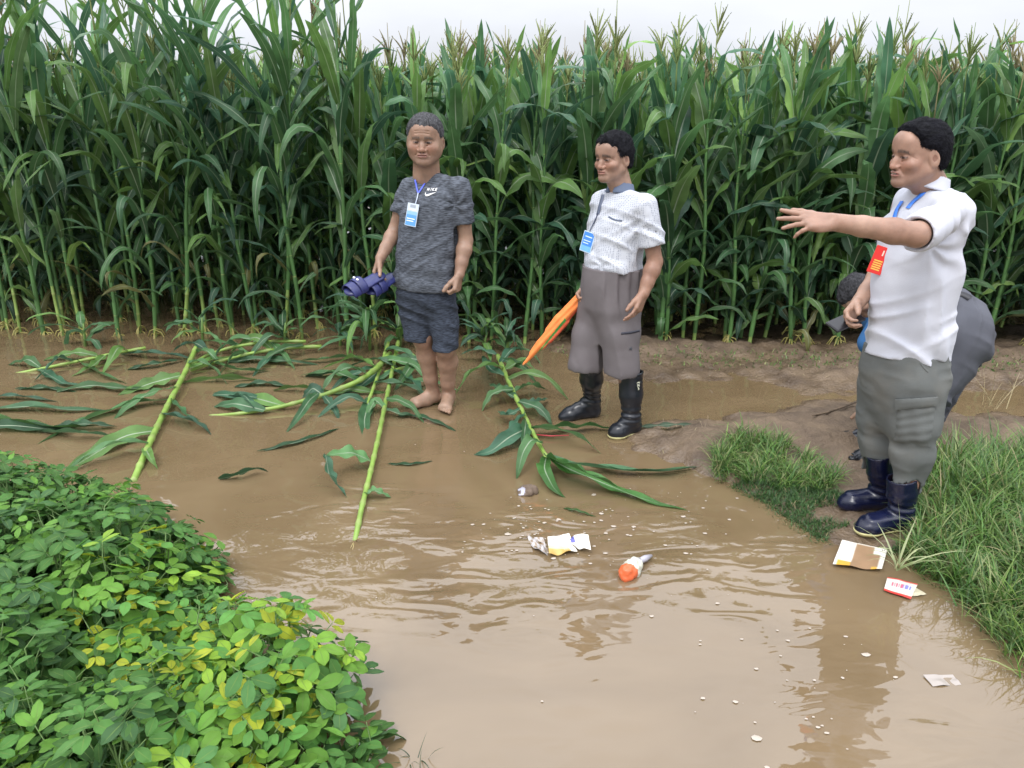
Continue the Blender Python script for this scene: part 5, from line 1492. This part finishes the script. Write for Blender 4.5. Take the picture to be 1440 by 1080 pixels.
fallen('leafy maize stalk lying beside the boots of the man in the polo shirt', [(700, 500, .07), (710, 525, .07), (726, 560, .06), (744, 598, .05), (762, 632, .05), (770, 645, .05)], .015, .010,
    [([(768, 642, .05), (800, 660, .07), (850, 680, .03), (905, 703, .01), (968, 718, .0)], .075, dict(roll=.1, V=.2, col=(.05, .15, .03))), ([(768, 642, .06), (790, 650, .12), (830, 668, .11), (880, 690, .03)], .085, dict(roll=.5, V=.25, col=(.05, .14, .035))),
     ([(768, 642, .05), (765, 660, .07), (780, 690, .02), (795, 700, .0)], .065, dict(roll=-.4, col=(.06, .16, .04))), ([(766, 640, .05), (800, 652, .05), (860, 660, .03), (920, 664, .02), (985, 656, .01)], .06, dict(roll=.3)),
     ([(746, 603, .05), (785, 600, .05), (830, 598, .035), (868, 603, .01)], .085, dict(roll=.6, V=.15, col=(.04, .12, .035))), ([(746, 600, .05), (715, 615, .06), (690, 636, .02), (666, 640, .0)], .085, dict(roll=.4)),
     ([(740, 590, .06), (736, 620, .07), (738, 648, .0)], .06, dict(roll=.7)), ([(726, 560, .06), (700, 545, .08), (688, 540, .03)], .07), ([(722, 552, .06), (745, 540, .09), (768, 548, .03)], .075, dict(roll=.4)), ([(730, 566, .06), (755, 565, .06), (770, 560, .02)], .055),
     ([(712, 530, .07), (690, 520, .08), (678, 500, .03)], .06), ([(710, 520, .07), (735, 505, .10), (752, 520, .04)], .07), ([(704, 510, .08), (720, 490, .12), (745, 492, .06)], .06), ([(700, 500, .07), (670, 490, .10), (645, 500, .03)], .06), ([(733, 575, .06), (712, 585, .06), (700, 578, .03)], .05)], rnd_seed=11, extra=8)

def loose(label, pth, W, seed, group=None, **kw):
    mb = MB(); col = kw.pop('col', (.03, .085, .035)); p = PZ(pth)
    leaf_path(mb, p, W, col, np.random.default_rng(seed), **kw)
    o = mb.build('corn_leaf', M['corn_leaf'], origin=p[0]); tag(o, label, 'maize leaf', group)
loose('dark rolled maize leaf floating alone in the open water', [(308, 674, .005), (335, 668, .03), (362, 658, .035), (378, 664, .01)], .060, 1, roll=.8)
loose('half sunk maize leaf drifting left of the snapped stalk', [(362, 636, -.004), (410, 624, .012), (450, 612, .010), (482, 601, -.003)], .045, 2)
loose('small sunken maize leaf in front of the barefoot man', [(545, 653, -.002), (580, 653, .008), (612, 648, -.002)], .03, 3)
loose('narrow maize leaf floating beside the bare feet', [(560, 585, .0), (590, 585, .02), (625, 598, .006), (645, 609, -.003)], .045, 4)
loose('broad maize leaf lying across the water at the left picture edge', [(-30, 582, .01), (30, 595, .035), (90, 602, .035), (165, 597, .01)], .09, 5, roll=.4, col=(.06, .14, .035))
loose('dull maize leaf lying below the broad one at the left picture edge', [(-30, 600, .02), (20, 598, .03), (70, 604, .02), (110, 598, .0)], .075, 6, roll=-.5)
loose('long maize leaf trailing right from the left water edge toward the thick stalk', [(75, 600, .02), (120, 596, .04), (165, 600, .01)], .08, 7)
loose('thin pale maize leaf cut by the left picture edge above the bean bed', [(-20, 636, .02), (10, 642, .03), (36, 650, .01)], .03, 8, col=(.2, .26, .12))
loose('flat maize leaf floating between the two leftmost stalks', [(180, 520, .0), (215, 512, .03), (262, 505, .01)], .07, 9)
loose('torn maize leaf floating in the far water left of centre', [(330, 545, -.003), (370, 538, .02), (415, 545, .0)], .07, 10)
loose('dark maize leaf at the far left, half sunk below the thin stalk', [(20, 548, -.004), (60, 545, .012), (110, 552, -.002)], .06, 11)
loose('dark maize leaf floating right of the torn one', [(430, 530, .0), (470, 524, .03), (520, 532, .0)], .075, 12, roll=.6)
loose('small green maize leaf scrap floating below the plastic lump', [(793, 715, .0), (812, 718, .012), (838, 727, .0)], .022, 13, col=(.05, .12, .03))
loose('pale maize leaf pressed flat in the track right of the near black boot', [(900, 600, .035), (945, 597, .04), (990, 597, .038)], .05, 14, col=(.07, .12, .07), V=.1)
loose('long maize leaf lying on the track in front of the grass patch', [(830, 655, .0), (870, 660, .03), (930, 664, .03), (985, 656, .03)], .05, 15, roll=.4)

rl = np.random.default_rng(55)
for i, (px, py, q, wv) in enumerate(((60, 575, 190, .08), (150, 545, 140, .07), (225, 500, 110, .07), (300, 535, 120, .07), (385, 508, 130, .075), (470, 505, 110, .07), (345, 560, 90, .06), (505, 550, 80, .06), (120, 612, 120, .07), (600, 540, 90, .06), (30, 560, 110, .06), (430, 548, 90, .06))):
    a_ = rl.uniform(-.35, .35); sg = rl.choice([-1, 1])
    pth = [(px - sg * q / 2, py + a_ * 18, .004), (px - sg * q * .15, py - 4, rl.uniform(.02, .05)), (px + sg * q * .2, py + a_ * 5, rl.uniform(.015, .04)), (px + sg * q / 2, py - a_ * 14 + 6, -.004)]
    loose(['wet maize leaf among the broad leaves at the left water edge', 'twisted maize leaf floating left of the thick fallen stalk', 'maize leaf floating just under the field edge at the left', 'twisted maize leaf floating between the thick and the curved stalk',
           'maize leaf floating under the two pale bent stalks', 'maize leaf floating behind the curved stalk', 'small maize leaf touching the thin end of the curved stalk', 'narrow maize leaf under the arch of the curved stalk',
           'low maize leaf sinking above the bean bed', 'maize leaf floating between the bare legs and the snapped stalk', 'dull maize leaf at the far left water edge', 'maize leaf draped beside the node of the curved stalk'][i], pth, wv, 60 + i, roll=rl.uniform(-.8, .8), V=rl.uniform(.2, .5), col=tuple(np.array(CG[i % 4]) * rl.uniform(.8, 1.3)))

# tangle of bent leaves where the stalks went down
def tangle(label, cx, cy, n, spread, h, seed, gr='broken young maize at the water edge'):
    rnd = np.random.default_rng(seed); mb = MB(); st = MB()
    b0 = aZ(cx, cy, .0); e = empty('broken_corn_plant', b0); tag(e, label, 'maize plant', gr)
    st.tube([b0 + [0, 0, -.02], b0 + [.01, 0, h * .5], b0 + [.03, -.02, h]], [.012, .010, .006], (.14, .24, .06), 8)
    for i in range(n):
        a = rnd.uniform(0, 6.28); L = spread * rnd.uniform(.6, 1.2)
        corn_leaf(mb, b0 + [0, 0, rnd.uniform(.02, h)], a, rnd.uniform(.4, 1.3), L, rnd.uniform(.035, .065), rnd.uniform(.8, 1.8), np.array(CG[rnd.integers(4)]) * rnd.uniform(.9, 1.9), rnd, (rnd.uniform(.3, .6), rnd.uniform(.2, 1)) if rnd.random() < .5 else None, 12, rnd.normal(0, .6))
    st.build('stalk', M['corn_stalk'], e); mb.build('foliage', M['corn_leaf'], e)
tangle('broken leafy maize clump behind the slippers', 520, 492, 16, .50, .34, 1)
tangle('broken maize clump just left of the bare legs', 562, 488, 13, .38, .16, 2)
tangle('crushed maize clump behind the curved stalk', 478, 486, 10, .34, .14, 3)
tangle('crushed maize clump right of the bare legs', 680, 494, 12, .32, .15, 4)
tangle('crushed maize clump at the top of the leafy fallen stalk', 712, 500, 12, .34, .18, 5)
tangle('broken low maize clump above the thick fallen stalk', 285, 482, 9, .36, .2, 6)
tangle('broken low maize clump near the far left edge', 120, 487, 8, .36, .18, 7)
tangle('small maize clump rooted behind the bent pale stalks', 400, 482, 9, .34, .16, 8)

# ================================================================== PEANUT PLANTS
def leaflet(mb, c, d, n, L, W, col, rnd):
    s = np.cross(d, n); t = np.array([0, .22, .5, .78, 1.0]); w = np.array([.10, .68, 1.0, .82, .12]) * W / 2
    P = np.zeros((5, 3, 3)); bend = rnd.uniform(-.1, .25); v = rnd.uniform(.08, .35)
    for i in range(5):
        ctr = c + d * t[i] * L - n * bend * L * t[i] ** 2
        for j, u in enumerate((-1, 0, 1)): P[i, j] = ctr + s * u * w[i] + n * abs(u) * w[i] * v
    uv = np.stack(np.broadcast_arrays(np.array([0, .5, 1])[None], t[:, None]), -1)
    mb.grid(P, col, uv)
def peanut(seed, yellow=0., Rr=.19, H=.28, n=78):
    rnd = np.random.default_rng(seed); lf = MB(); st = MB()
    for k in range(n):
        a = rnd.uniform(0, 6.28); q = math.sqrt(rnd.random()) * Rr * 1.1; dome = H * (1 - .45 * (q / Rr) ** 2) * rnd.uniform(.50, 1.22)
        c = np.array([q * math.cos(a), q * math.sin(a), dome])
        n_ = nrm(np.array([.55 * c[0] / Rr, .55 * c[1] / Rr, 1]) + rnd.normal(0, .28, 3)); dd = nrm(np.cross(n_, [math.sin(a + rnd.normal(0, .8)), -math.cos(a + rnd.normal(0, .8)), 0])); sd = np.cross(dd, n_)
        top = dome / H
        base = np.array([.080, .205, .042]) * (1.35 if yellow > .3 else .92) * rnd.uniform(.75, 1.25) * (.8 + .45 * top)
        if rnd.random() < .25: base = base * .5 + np.array([.045, .115, .055]) * .5
        if rnd.random() < .24 and top > .65: base = np.array([.16, .36, .05])
        if rnd.random() < yellow and top > .6: base = np.array([[.22, .44, .05], [.30, .50, .05], [.48, .54, .04], [.18, .38, .05], [.20, .42, .06]][rnd.integers(4)])
        L = rnd.uniform(.036, .064)
        root = np.array([c[0] * .25, c[1] * .25, 0]); pm = c - n_ * .03 - dd * .045
        st.tube([root, root * .5 + pm * .5 + [0, 0, .02], pm, c], [.0035, .0028, .0018, .0012], (.12, .20, .06), 4, cap=False)
        for m_, (fo, sgn) in enumerate(((0, 1), (0, -1), (-.024, 1), (-.024, -1))):
            ang = rnd.uniform(.45, .75) if m_ < 2 else rnd.uniform(1.1, 1.45)
            ld = nrm(dd * math.cos(ang) + sd * sgn * math.sin(ang) + n_ * rnd.uniform(-.15, .2))
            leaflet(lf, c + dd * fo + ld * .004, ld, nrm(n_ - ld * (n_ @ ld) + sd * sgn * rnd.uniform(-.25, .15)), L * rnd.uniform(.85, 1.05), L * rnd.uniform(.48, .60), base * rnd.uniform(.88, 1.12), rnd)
    sm, lm = st.mesh('peanut_stems'), lf.mesh('peanut_leaves'); sm.materials.append(M['peanut_stem']); lm.materials.append(M['peanut_leaf'])
    return [('stems', sm, None), ('foliage', lm, None)]
pg_ = [peanut(i, .0) for i in range(7)]; py_ = [peanut(20 + i, .62) for i in range(4)]
bound = [(-420, 640), (0, 655), (140, 668), (240, 692), (262, 735), (285, 775), (345, 795), (405, 865), (458, 905), (468, 955), (455, 1010), (470, 1060), (480, 1300), (-420, 1300)]
poly = np.array([aZ(*p, .22)[:2] for p in bound])
def inside(x, y, P):
    c = False; j = len(P) - 1
    for i in range(len(P)):
        if (P[i, 1] > y) != (P[j, 1] > y) and x < (P[j, 0] - P[i, 0]) * (y - P[i, 1]) / (P[j, 1] - P[i, 1]) + P[i, 0]: c = not c
        j = i
    return c
def clear_of(x, y, P, m):
    return all(inside(x + m * math.cos(a), y + m * math.sin(a), P) for a in np.arange(0, 6.28, .7))
rb = random.Random(11); placed = []
for tries in range(9000):
    x, y = rb.uniform(-2.9, .1), rb.uniform(.95, 3.9)
    if not clear_of(x, y, poly, .10) or any((x - a) ** 2 + (y - b_) ** 2 < .150 ** 2 for a, b_ in placed): continue
    placed.append((x, y))
def proj(p):
    q = np.asarray(p) - CP; z = q @ FW; return 720 + FPX * q[0] / z, 540 - FPX * (q @ UPV) / z, z
npn = 0
for x, y in placed:
    px, py, z = proj((x, y, .25))
    if px < -60 or py > 1180 or z < .3: continue
    npn += 1
    yel = (py > 775 and px > 180 + 60 * math.sin(py / 50) and rb.random() < .85) or (py > 960 and rb.random() < .5)
    pr = rb.choice(py_ if yel else pg_)
    lb = ('peanut plant with yellowing leaflets near the water side of the bean bed', 'yellowing peanut plants') if yel else ('dark green peanut plant in the dense bean bed at lower left', 'green peanut plants')
    zt = float(terrain_z(x, y)); hz = max(-.02, zt); hz += .045 * math.sin(x * 9 + y * 5) * math.cos(y * 7) + .05 * max(0, min(1, (-x - 1.3) / .6))
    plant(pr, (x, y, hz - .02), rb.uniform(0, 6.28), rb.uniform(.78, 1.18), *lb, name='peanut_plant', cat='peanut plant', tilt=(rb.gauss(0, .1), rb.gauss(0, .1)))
print('peanut plants', npn)
# a sprig at the bed corner and a thin weed in the water
plant(peanut(77, .1, .07, .10, 14), aZ(515, 1068, .0), 0, 1.0, 'small peanut sprig at the corner of the bed by the bottom edge', None, name='peanut_plant', cat='peanut plant')

# ================================================================== GRASS
def blades(name, label, pts, hfun, seed, wd=.0045, lean=.5, cols=((.075, .18, .035), (.11, .23, .045), (.06, .14, .035), (.17, .27, .06), (.13, .20, .07), (.24, .28, .11)), kind='stuff', cat='grass', dry=.03, group=None, origin=None):
    rnd = np.random.default_rng(seed); n = len(pts); S = 6
    pts = np.asarray(pts, float); h = hfun(pts) * rnd.uniform(.55, 1.15, n); az = rnd.uniform(0, 6.28, n); ln = rnd.uniform(.15, 1.0, n) * lean; cv = rnd.uniform(.4, 1.9, n) * lean
    t = np.linspace(0, 1, S)[None]
    th = ln[:, None] + cv[:, None] * t ** 1.3 * 1.2
    dz = np.cos(th); dr = np.sin(th); st = h[:, None] / (S - 1)
    z = np.concatenate([np.zeros((n, 1)), np.cumsum(dz[:, :-1] * st, 1)], 1); r = np.concatenate([np.zeros((n, 1)), np.cumsum(dr[:, :-1] * st, 1)], 1)
    C = np.stack([pts[:, 0:1] + r * np.cos(az)[:, None], pts[:, 1:2] + r * np.sin(az)[:, None], pts[:, 2:3] + z], -1)
    w = wd * rnd.uniform(.6, 1.5, n)[:, None] * np.clip(1.02 - t ** 2.2, 0, 1)
    sa = az + rnd.normal(0, .5, n); sv = np.stack([-np.sin(sa), np.cos(sa), 0 * sa], 1)[:, None]
    A, B = C - sv * w[..., None] / 2, C + sv * w[..., None] / 2
    G = np.stack([A, B], 2)                                   # n,S,2,3
    ix = np.arange(n * S * 2).reshape(n, S, 2)
    f = np.stack([ix[:, :-1, 0], ix[:, :-1, 1], ix[:, 1:, 1], ix[:, 1:, 0]], -1).reshape(-1, 4)
    ca = np.array(cols)[rnd.integers(0, len(cols), n)] * rnd.uniform(.75, 1.3, n)[:, None]
    ca[rnd.random(n) < dry] = (.36, .30, .16)
    cc = np.repeat(ca[:, None], S * 2, 1).reshape(-1, 3)
    off = np.zeros(3) if origin is None else np.asarray(origin)
    o = link(name, raw_mesh(name, G.reshape(-1, 3) - off, f, cc), M['grass'], None, origin if origin is not None else None)
    tag(o, label, cat, group, kind); return o
FEET = [(aZ(*p, .03)[:2], aZ(*q, .03)[:2]) for p, q in (((1272, 742), (1195, 755)), ((1250, 722), (1168, 722)))]
def scatter(polypx, n, seed, z=0.05, shore=None):
    P = np.array([aZ(*p, z)[:2] for p in polypx]); rnd = random.Random(seed); out = []
    lo, hi = P.min(0), P.max(0)
    while len(out) < n:
        x, y = rnd.uniform(lo[0], hi[0]), rnd.uniform(lo[1], hi[1])
        if inside(x, y, P): out.append((x, y))
    a = np.array(out)
    for (A_, B_) in FEET:
        d_ = B_ - A_; t_ = np.clip(((a - A_) @ d_) / (d_ @ d_), 0, 1); a = a[np.linalg.norm(a - A_ - t_[:, None] * d_, axis=1) > .085]
    return np.column_stack([a, terrain_z(a[:, 0], a[:, 1]) - .005])
def tufts(pts, k, rad, seed):
    rnd = np.random.default_rng(seed); q = np.repeat(pts, k, 0); q[:, :2] += rnd.normal(0, rad, (len(q), 2)); q[:, 2] = terrain_z(q[:, 0], q[:, 1]) - .005; return q
right_poly = [(1285, 700), (1330, 655), (1440, 640), (1640, 640), (1700, 1010), (1560, 1010), (1440, 930), (1400, 880), (1350, 830), (1290, 790), (1262, 745)]
blades('grass', 'long green grass on the bank at the right edge', tufts(scatter(right_poly, 470, 3), 24, .020, 4), lambda p: .24 + .07 * pn(p[:, 0] * 3, p[:, 1] * 3, 0 * p[:, 0]), 5, wd=.0060, lean=.80)
blades('grass', 'low soft grass under the long blades on the right bank', scatter(right_poly, 15000, 8), lambda p: .075 + 0 * p[:, 0], 9, wd=.0035, lean=.8, cols=((.07, .15, .03), (.10, .18, .04), (.05, .11, .03)))
mid_poly = [(1000, 642), (1040, 622), (1095, 624), (1150, 645), (1185, 668), (1150, 690), (1080, 680), (1010, 660)]
blades('grass', 'tufted grass patch left of the navy boots', tufts(scatter(mid_poly, 95, 13), 24, .016, 14), lambda p: .125 + .03 * pn(p[:, 0] * 5, p[:, 1] * 5, 0 * p[:, 0]), 15, wd=.0044, lean=.9)
low_poly = [(1002, 680), (1040, 668), (1120, 675), (1190, 690), (1245, 730), (1300, 752), (1290, 775), (1215, 752), (1140, 752), (1070, 725), (1010, 705)]
blades('grass', 'short creeping grass in front of the navy boots', scatter(low_poly, 11000, 17), lambda p: .042 + 0 * p[:, 0], 18, wd=.0032, lean=.9, cols=((.05, .12, .03), (.07, .15, .04), (.04, .09, .03)))
blades('grass', 'yellow green grass fringe at the near boot toe', scatter([(1255, 735), (1330, 715), (1320, 785), (1275, 775)], 1500, 19), lambda p: .05 + 0 * p[:, 0], 20, wd=.0035, lean=.9, cols=((.17, .21, .04), (.13, .19, .04)))
blades('weeds', 'sparse weeds along the muddy strip below the maize', scatter([(690, 505), (1500, 530), (1500, 505), (690, 485)], 1500, 21, .03), lambda p: .045 + 0 * p[:, 0], 22, wd=.006, lean=1.0)
blades('straw', 'dry straw bits strewn over the muddy track', scatter([(760, 520), (1500, 545), (1500, 505), (760, 500)], 500, 23, .03), lambda p: .06 + 0 * p[:, 0], 24, wd=.003, lean=2.2, cols=((.36, .30, .19), (.28, .22, .14)), cat='straw')
blades('straw', 'dry straw bits strewn around the black boots', scatter([(760, 585), (1000, 585), (1010, 650), (790, 650)], 260, 25, .02), lambda p: .05 + 0 * p[:, 0], 26, wd=.0028, lean=2.2, cols=((.36, .30, .19), (.28, .22, .14)), cat='straw')
c_ = aZ(1395, 572, .03)
blades('dry_grass', 'dry pale grass stalks standing on the track at the right edge', np.tile(c_, (16, 1)) + np.random.default_rng(1).normal(0, .03, (16, 3)) * [1, 1, 0], lambda p: .30 + 0 * p[:, 0], 27, wd=.004, lean=.6, cols=((.40, .34, .20),), kind=None, cat='dry grass', origin=c_)
c_ = aZ(1262, 800, .10)
blades('grass_head', 'pale green seeding grass tuft over the right bank', np.tile(c_, (22, 1)) + np.random.default_rng(2).normal(0, .006, (22, 3)) * [1, 1, 0], lambda p: .24 + 0 * p[:, 0], 28, wd=.006, lean=.9, cols=((.34, .38, .20), (.26, .32, .14)), kind=None, cat='grass tuft', origin=c_)
c_ = aZ(580, 1072, -.01)
blades('weed', 'thin dark weed rising from the water at the bottom edge', np.tile(c_, (9, 1)) + np.random.default_rng(3).normal(0, .012, (9, 3)) * [1, 1, 0], lambda p: .11 + 0 * p[:, 0], 29, wd=.003, lean=.9, cols=((.04, .07, .03),), kind=None, cat='weed', origin=c_)

# ================================================================== LITTER AND DEBRIS
def sheet(name, label, cat, corners, z, colf, nu=26, nv=18, warp=.006, seed=0, fold=None):
    rnd = np.random.default_rng(seed); c = np.array([aZ(*p, z) for p in corners]); a, b_ = np.meshgrid(np.linspace(0, 1, nu), np.linspace(0, 1, nv))
    P = ((c[0] * (1 - a[..., None]) + c[1] * a[..., None]) * (1 - b_[..., None]) + (c[3] * (1 - a[..., None]) + c[2] * a[..., None]) * b_[..., None])
    P[..., 2] += warp * pn(a * 3 + seed, b_ * 3, a * 0 + seed) + (fold(a, b_) if fold else 0)
    C = np.array([[colf(a[i, j], b_[i, j]) for j in range(nu)] for i in range(nv)])
    mb = MB(); mb.grid(P, C); mb.grid(P[:, ::-1] - [0, 0, .0012], C[:, ::-1])
    o = mb.build(name, M['card'], origin=c.mean(0)); tag(o, label, cat); return o
W_, BR, YL, RD, BL = (.72, .68, .60), (.30, .19, .11), (.62, .36, .06), (.60, .05, .04), (.10, .10, .35)
def pack1(a, b):
    if a < .33: return YL if b > .82 and a > .04 else ((.45, .47, .50) if (abs(a - .18) < .09 and abs(b - .4) < .18 and (int(a * 60) + int(b * 30)) % 3 == 0) else W_)
    if a > .88 or (a > .72 and b < .3): return W_
    if b < .04: return W_
    return BR if b < .9 or a < .8 else YL
sheet('seed_packet', 'open cream packet filled with muddy water by the near navy boot toe', 'packet', [(1184, 760), (1248, 771), (1240, 801), (1171, 794)], .014, pack1, warp=.006, seed=2)
def pack2(a, b):
    if b < .08 or b > .86: return RD
    if .3 < b < .55 and .2 < a < .85 and int(a * 40) % 3 != 1: return (.62, .12, .20) if a < .6 else (.2, .2, .5)
    return W_
sheet('packet', 'small white and red packet floating by the right bank', 'packet', [(1248, 812), (1291, 820), (1281, 841), (1243, 829)], .012, pack2, nu=34, nv=20, warp=.004, seed=3)
sheet('card', 'pale corner of card under the red and white packet', 'card', [(1285, 824), (1303, 835), (1290, 838), (1279, 836)], .006, lambda a, b: (.55, .50, .36), 8, 8, .003, 4)
def pack3(a, b):
    if b > .55 and a < .8: return (.50, .33, .10) if b > .75 else (.60, .55, .36)
    return (.30, .27, .42) if .1 < a < .5 and .12 < b < .38 and int(a * 30) % 2 else W_
sheet('food_packet', 'torn white and orange packet rising from the water, nearest the middle', 'packet', [(770, 757), (800, 754), (812, 775), (772, 781)], .012, pack3, warp=.010, seed=5, fold=lambda a, b: .03 * np.abs(a - .6) * (1 - b))
sheet('food_packet', 'white packet flap with a violet corner right of the torn packet', 'packet', [(800, 756), (827, 757), (831, 775), (806, 768)], .018, lambda a, b: BL if a < .22 and b < .6 else W_, 16, 12, .008, 6, fold=lambda a, b: .02 * a * (1 - b))
sheet('plastic_film', 'dirty clear plastic film drifting left of the torn packet', 'plastic film', [(741, 752), (764, 755), (772, 780), (750, 772)], .008, lambda a, b: (.42, .40, .40) if (int(a * 9) + int(b * 7)) % 3 else (.25, .18, .12), 16, 14, .012, 7)
sheet('plastic_film', 'clear plastic sheet half sunk at the lower right', 'plastic film', [(1298, 950), (1340, 948), (1352, 962), (1312, 965)], .003, lambda a, b: (.34, .30, .27), 12, 8, .004, 8)
def wrapper():
    c = aZ(889, 799, .02); e = empty('bottle', c); tag(e, 'crumpled pale bottle with an orange red base floating in the middle of the water', 'bottle')
    d = nrm(np.array([.55, .75, 0.05])); F = Fld(c - .12, c + .12, .0032)
    F.chain([c - d * .045, c - d * .01, c + d * .03, c + d * .055], [.030, .033, .026, .012], .01)
    F.disp(folds(.006, 45, 45, 45, 3)); F.disp(folds(.003, 90, 90, 90, 5))
    def col(V):
        t = (V - c) @ d; C = np.tile(np.array([.50, .50, .42]), (len(V), 1)) * (1 + .3 * pn(V[:, 0] * 60, V[:, 1] * 60, V[:, 2] * 60))[:, None]
        C[t < -.018 + .01 * pn(V[:, 0] * 50, V[:, 1] * 50, V[:, 2] * 50)] = (.60, .12, .04); C[t > .045] = (.30, .29, .32); return C
    F.build('wrapper', M['card'], e, col)
    mb = MB(); mb.tube([c + d * .05, c + d * .085 + [.01, 0, -.005], c + d * .12 + [.02, 0, -.012]], [.010, .014, .006], (.38, .37, .42), 7); mb.build('neck', M['card'], e)
wrapper()
def lump(name, label, cat, c, r, sq, mt, seed, col=None, amp=.35):
    F = Fld(c - r * 1.7, c + r * 1.7, r / 9); F.ell(c, (r, r * .8, r * sq), None, .01); F.disp(folds(r * amp, 1.6 / r, 1.6 / r, 1.6 / r, seed), band=.05); F.disp(folds(r * amp * .5, 4 / r, 4 / r, 4 / r, seed + 3), band=.05)
    e = empty(name, c); tag(e, label, cat); V, Q = F.extract(1); 
    bpy.data.objects.remove(e); o = link(name, raw_mesh(name, V - c, Q, col(V) if col else np.full((len(V), 3), .5)), mt, None, c); tag(o, label, cat)
lump('mud_clod', 'muddy clod with a plastic scrap stuck in it beside the fallen leaves', 'clod', aZ(742, 690, .01), .045, .5, M['cloth_attr'], 3, lambda V: np.where((pn(V[:, 0] * 40, V[:, 1] * 40, V[:, 2] * 40) > .35)[:, None], [.42, .42, .50], [.12, .085, .06]))
lump('clod', 'dry brown clod caught among the peanut leaves', 'clod', aZ(366, 915, .24), .026, .7, M['cloth_attr'], 7, lambda V: np.tile([.30, .20, .15], (len(V), 1)))
lump('plastic_bag', 'black plastic scrap behind the far navy boot', 'plastic scrap', aZ(1205, 644, .04), .04, .4, M['rubber_black'], 9)
mb = MB(); q = [aZ(1140, 603, .04), aZ(1160, 588, .06), aZ(1180, 577, .06), aZ(1212, 562, .07)]; q = [np.array([v[0], v[1], max(v[2], float(terrain_z(v[0], v[1])) + .02)]) for v in q]; mb.tube(q, [.004, .006, .007, .007], (.2, .15, .1), 7)
tag(mb.build('stick', M['bark'], origin=q[0]), 'thin brown stick lying on the track left of the grey trousers', 'stick')
mb = MB(); q = [aZ(752, 611, .02), aZ(775, 613, .02), aZ(800, 612, .02)]; mb.tube(q, [.003, .004, .002], (.55, .06, .08), 5)
tag(mb.build('red_string', M['paint'], origin=q[0]), 'short red string beside the leafy fallen stalk', 'string')
for i, (px, py) in enumerate(((500, 768), (486, 747))):
    mb = MB(); q = aZ(px, py, .003)
# froth flecks on the water
rf = np.random.default_rng(31); mb = MB()
def fleck(px, py, r):
    c = aZ(px, py, .0032); n = 7; th = np.arange(n) * 2 * math.pi / n
    rr = r * rf.uniform(.6, 1.2, n); pts = c + np.stack([np.cos(th) * rr * 1.3, np.sin(th) * rr, 0 * th], 1)
    top = c + np.stack([np.cos(th) * rr * .7, np.sin(th) * rr * .6, 0 * th + r * .15], 1)
    mb.grid(np.stack([pts, top, np.repeat(top.mean(0)[None], n, 0)]), (.55, .50, .45), wrap=True)
for _ in range(210):
    k = rf.random()
    if k < .45: px, py, s_ = rf.normal(880, 90), rf.normal(735, 28), .006
    elif k < .65: px, py, s_ = rf.normal(760, 45), rf.normal(748, 20), .006
    elif k < .80: px, py, s_ = rf.normal(1130, 80), rf.normal(960, 70), .005
    else: px, py, s_ = rf.uniform(280, 1300), rf.uniform(600, 1000), .004
    if terrain_z(*aZ(px, py)[:2]) < -.004: fleck(px, py, s_ * min(2.2, rf.lognormal(-.45, .55)))
o = mb.build('froth', mat('froth', color=(.42, .36, .30), rough=.4)); tag(o, 'pale froth flecks floating on the brown water', 'froth', kind='stuff')
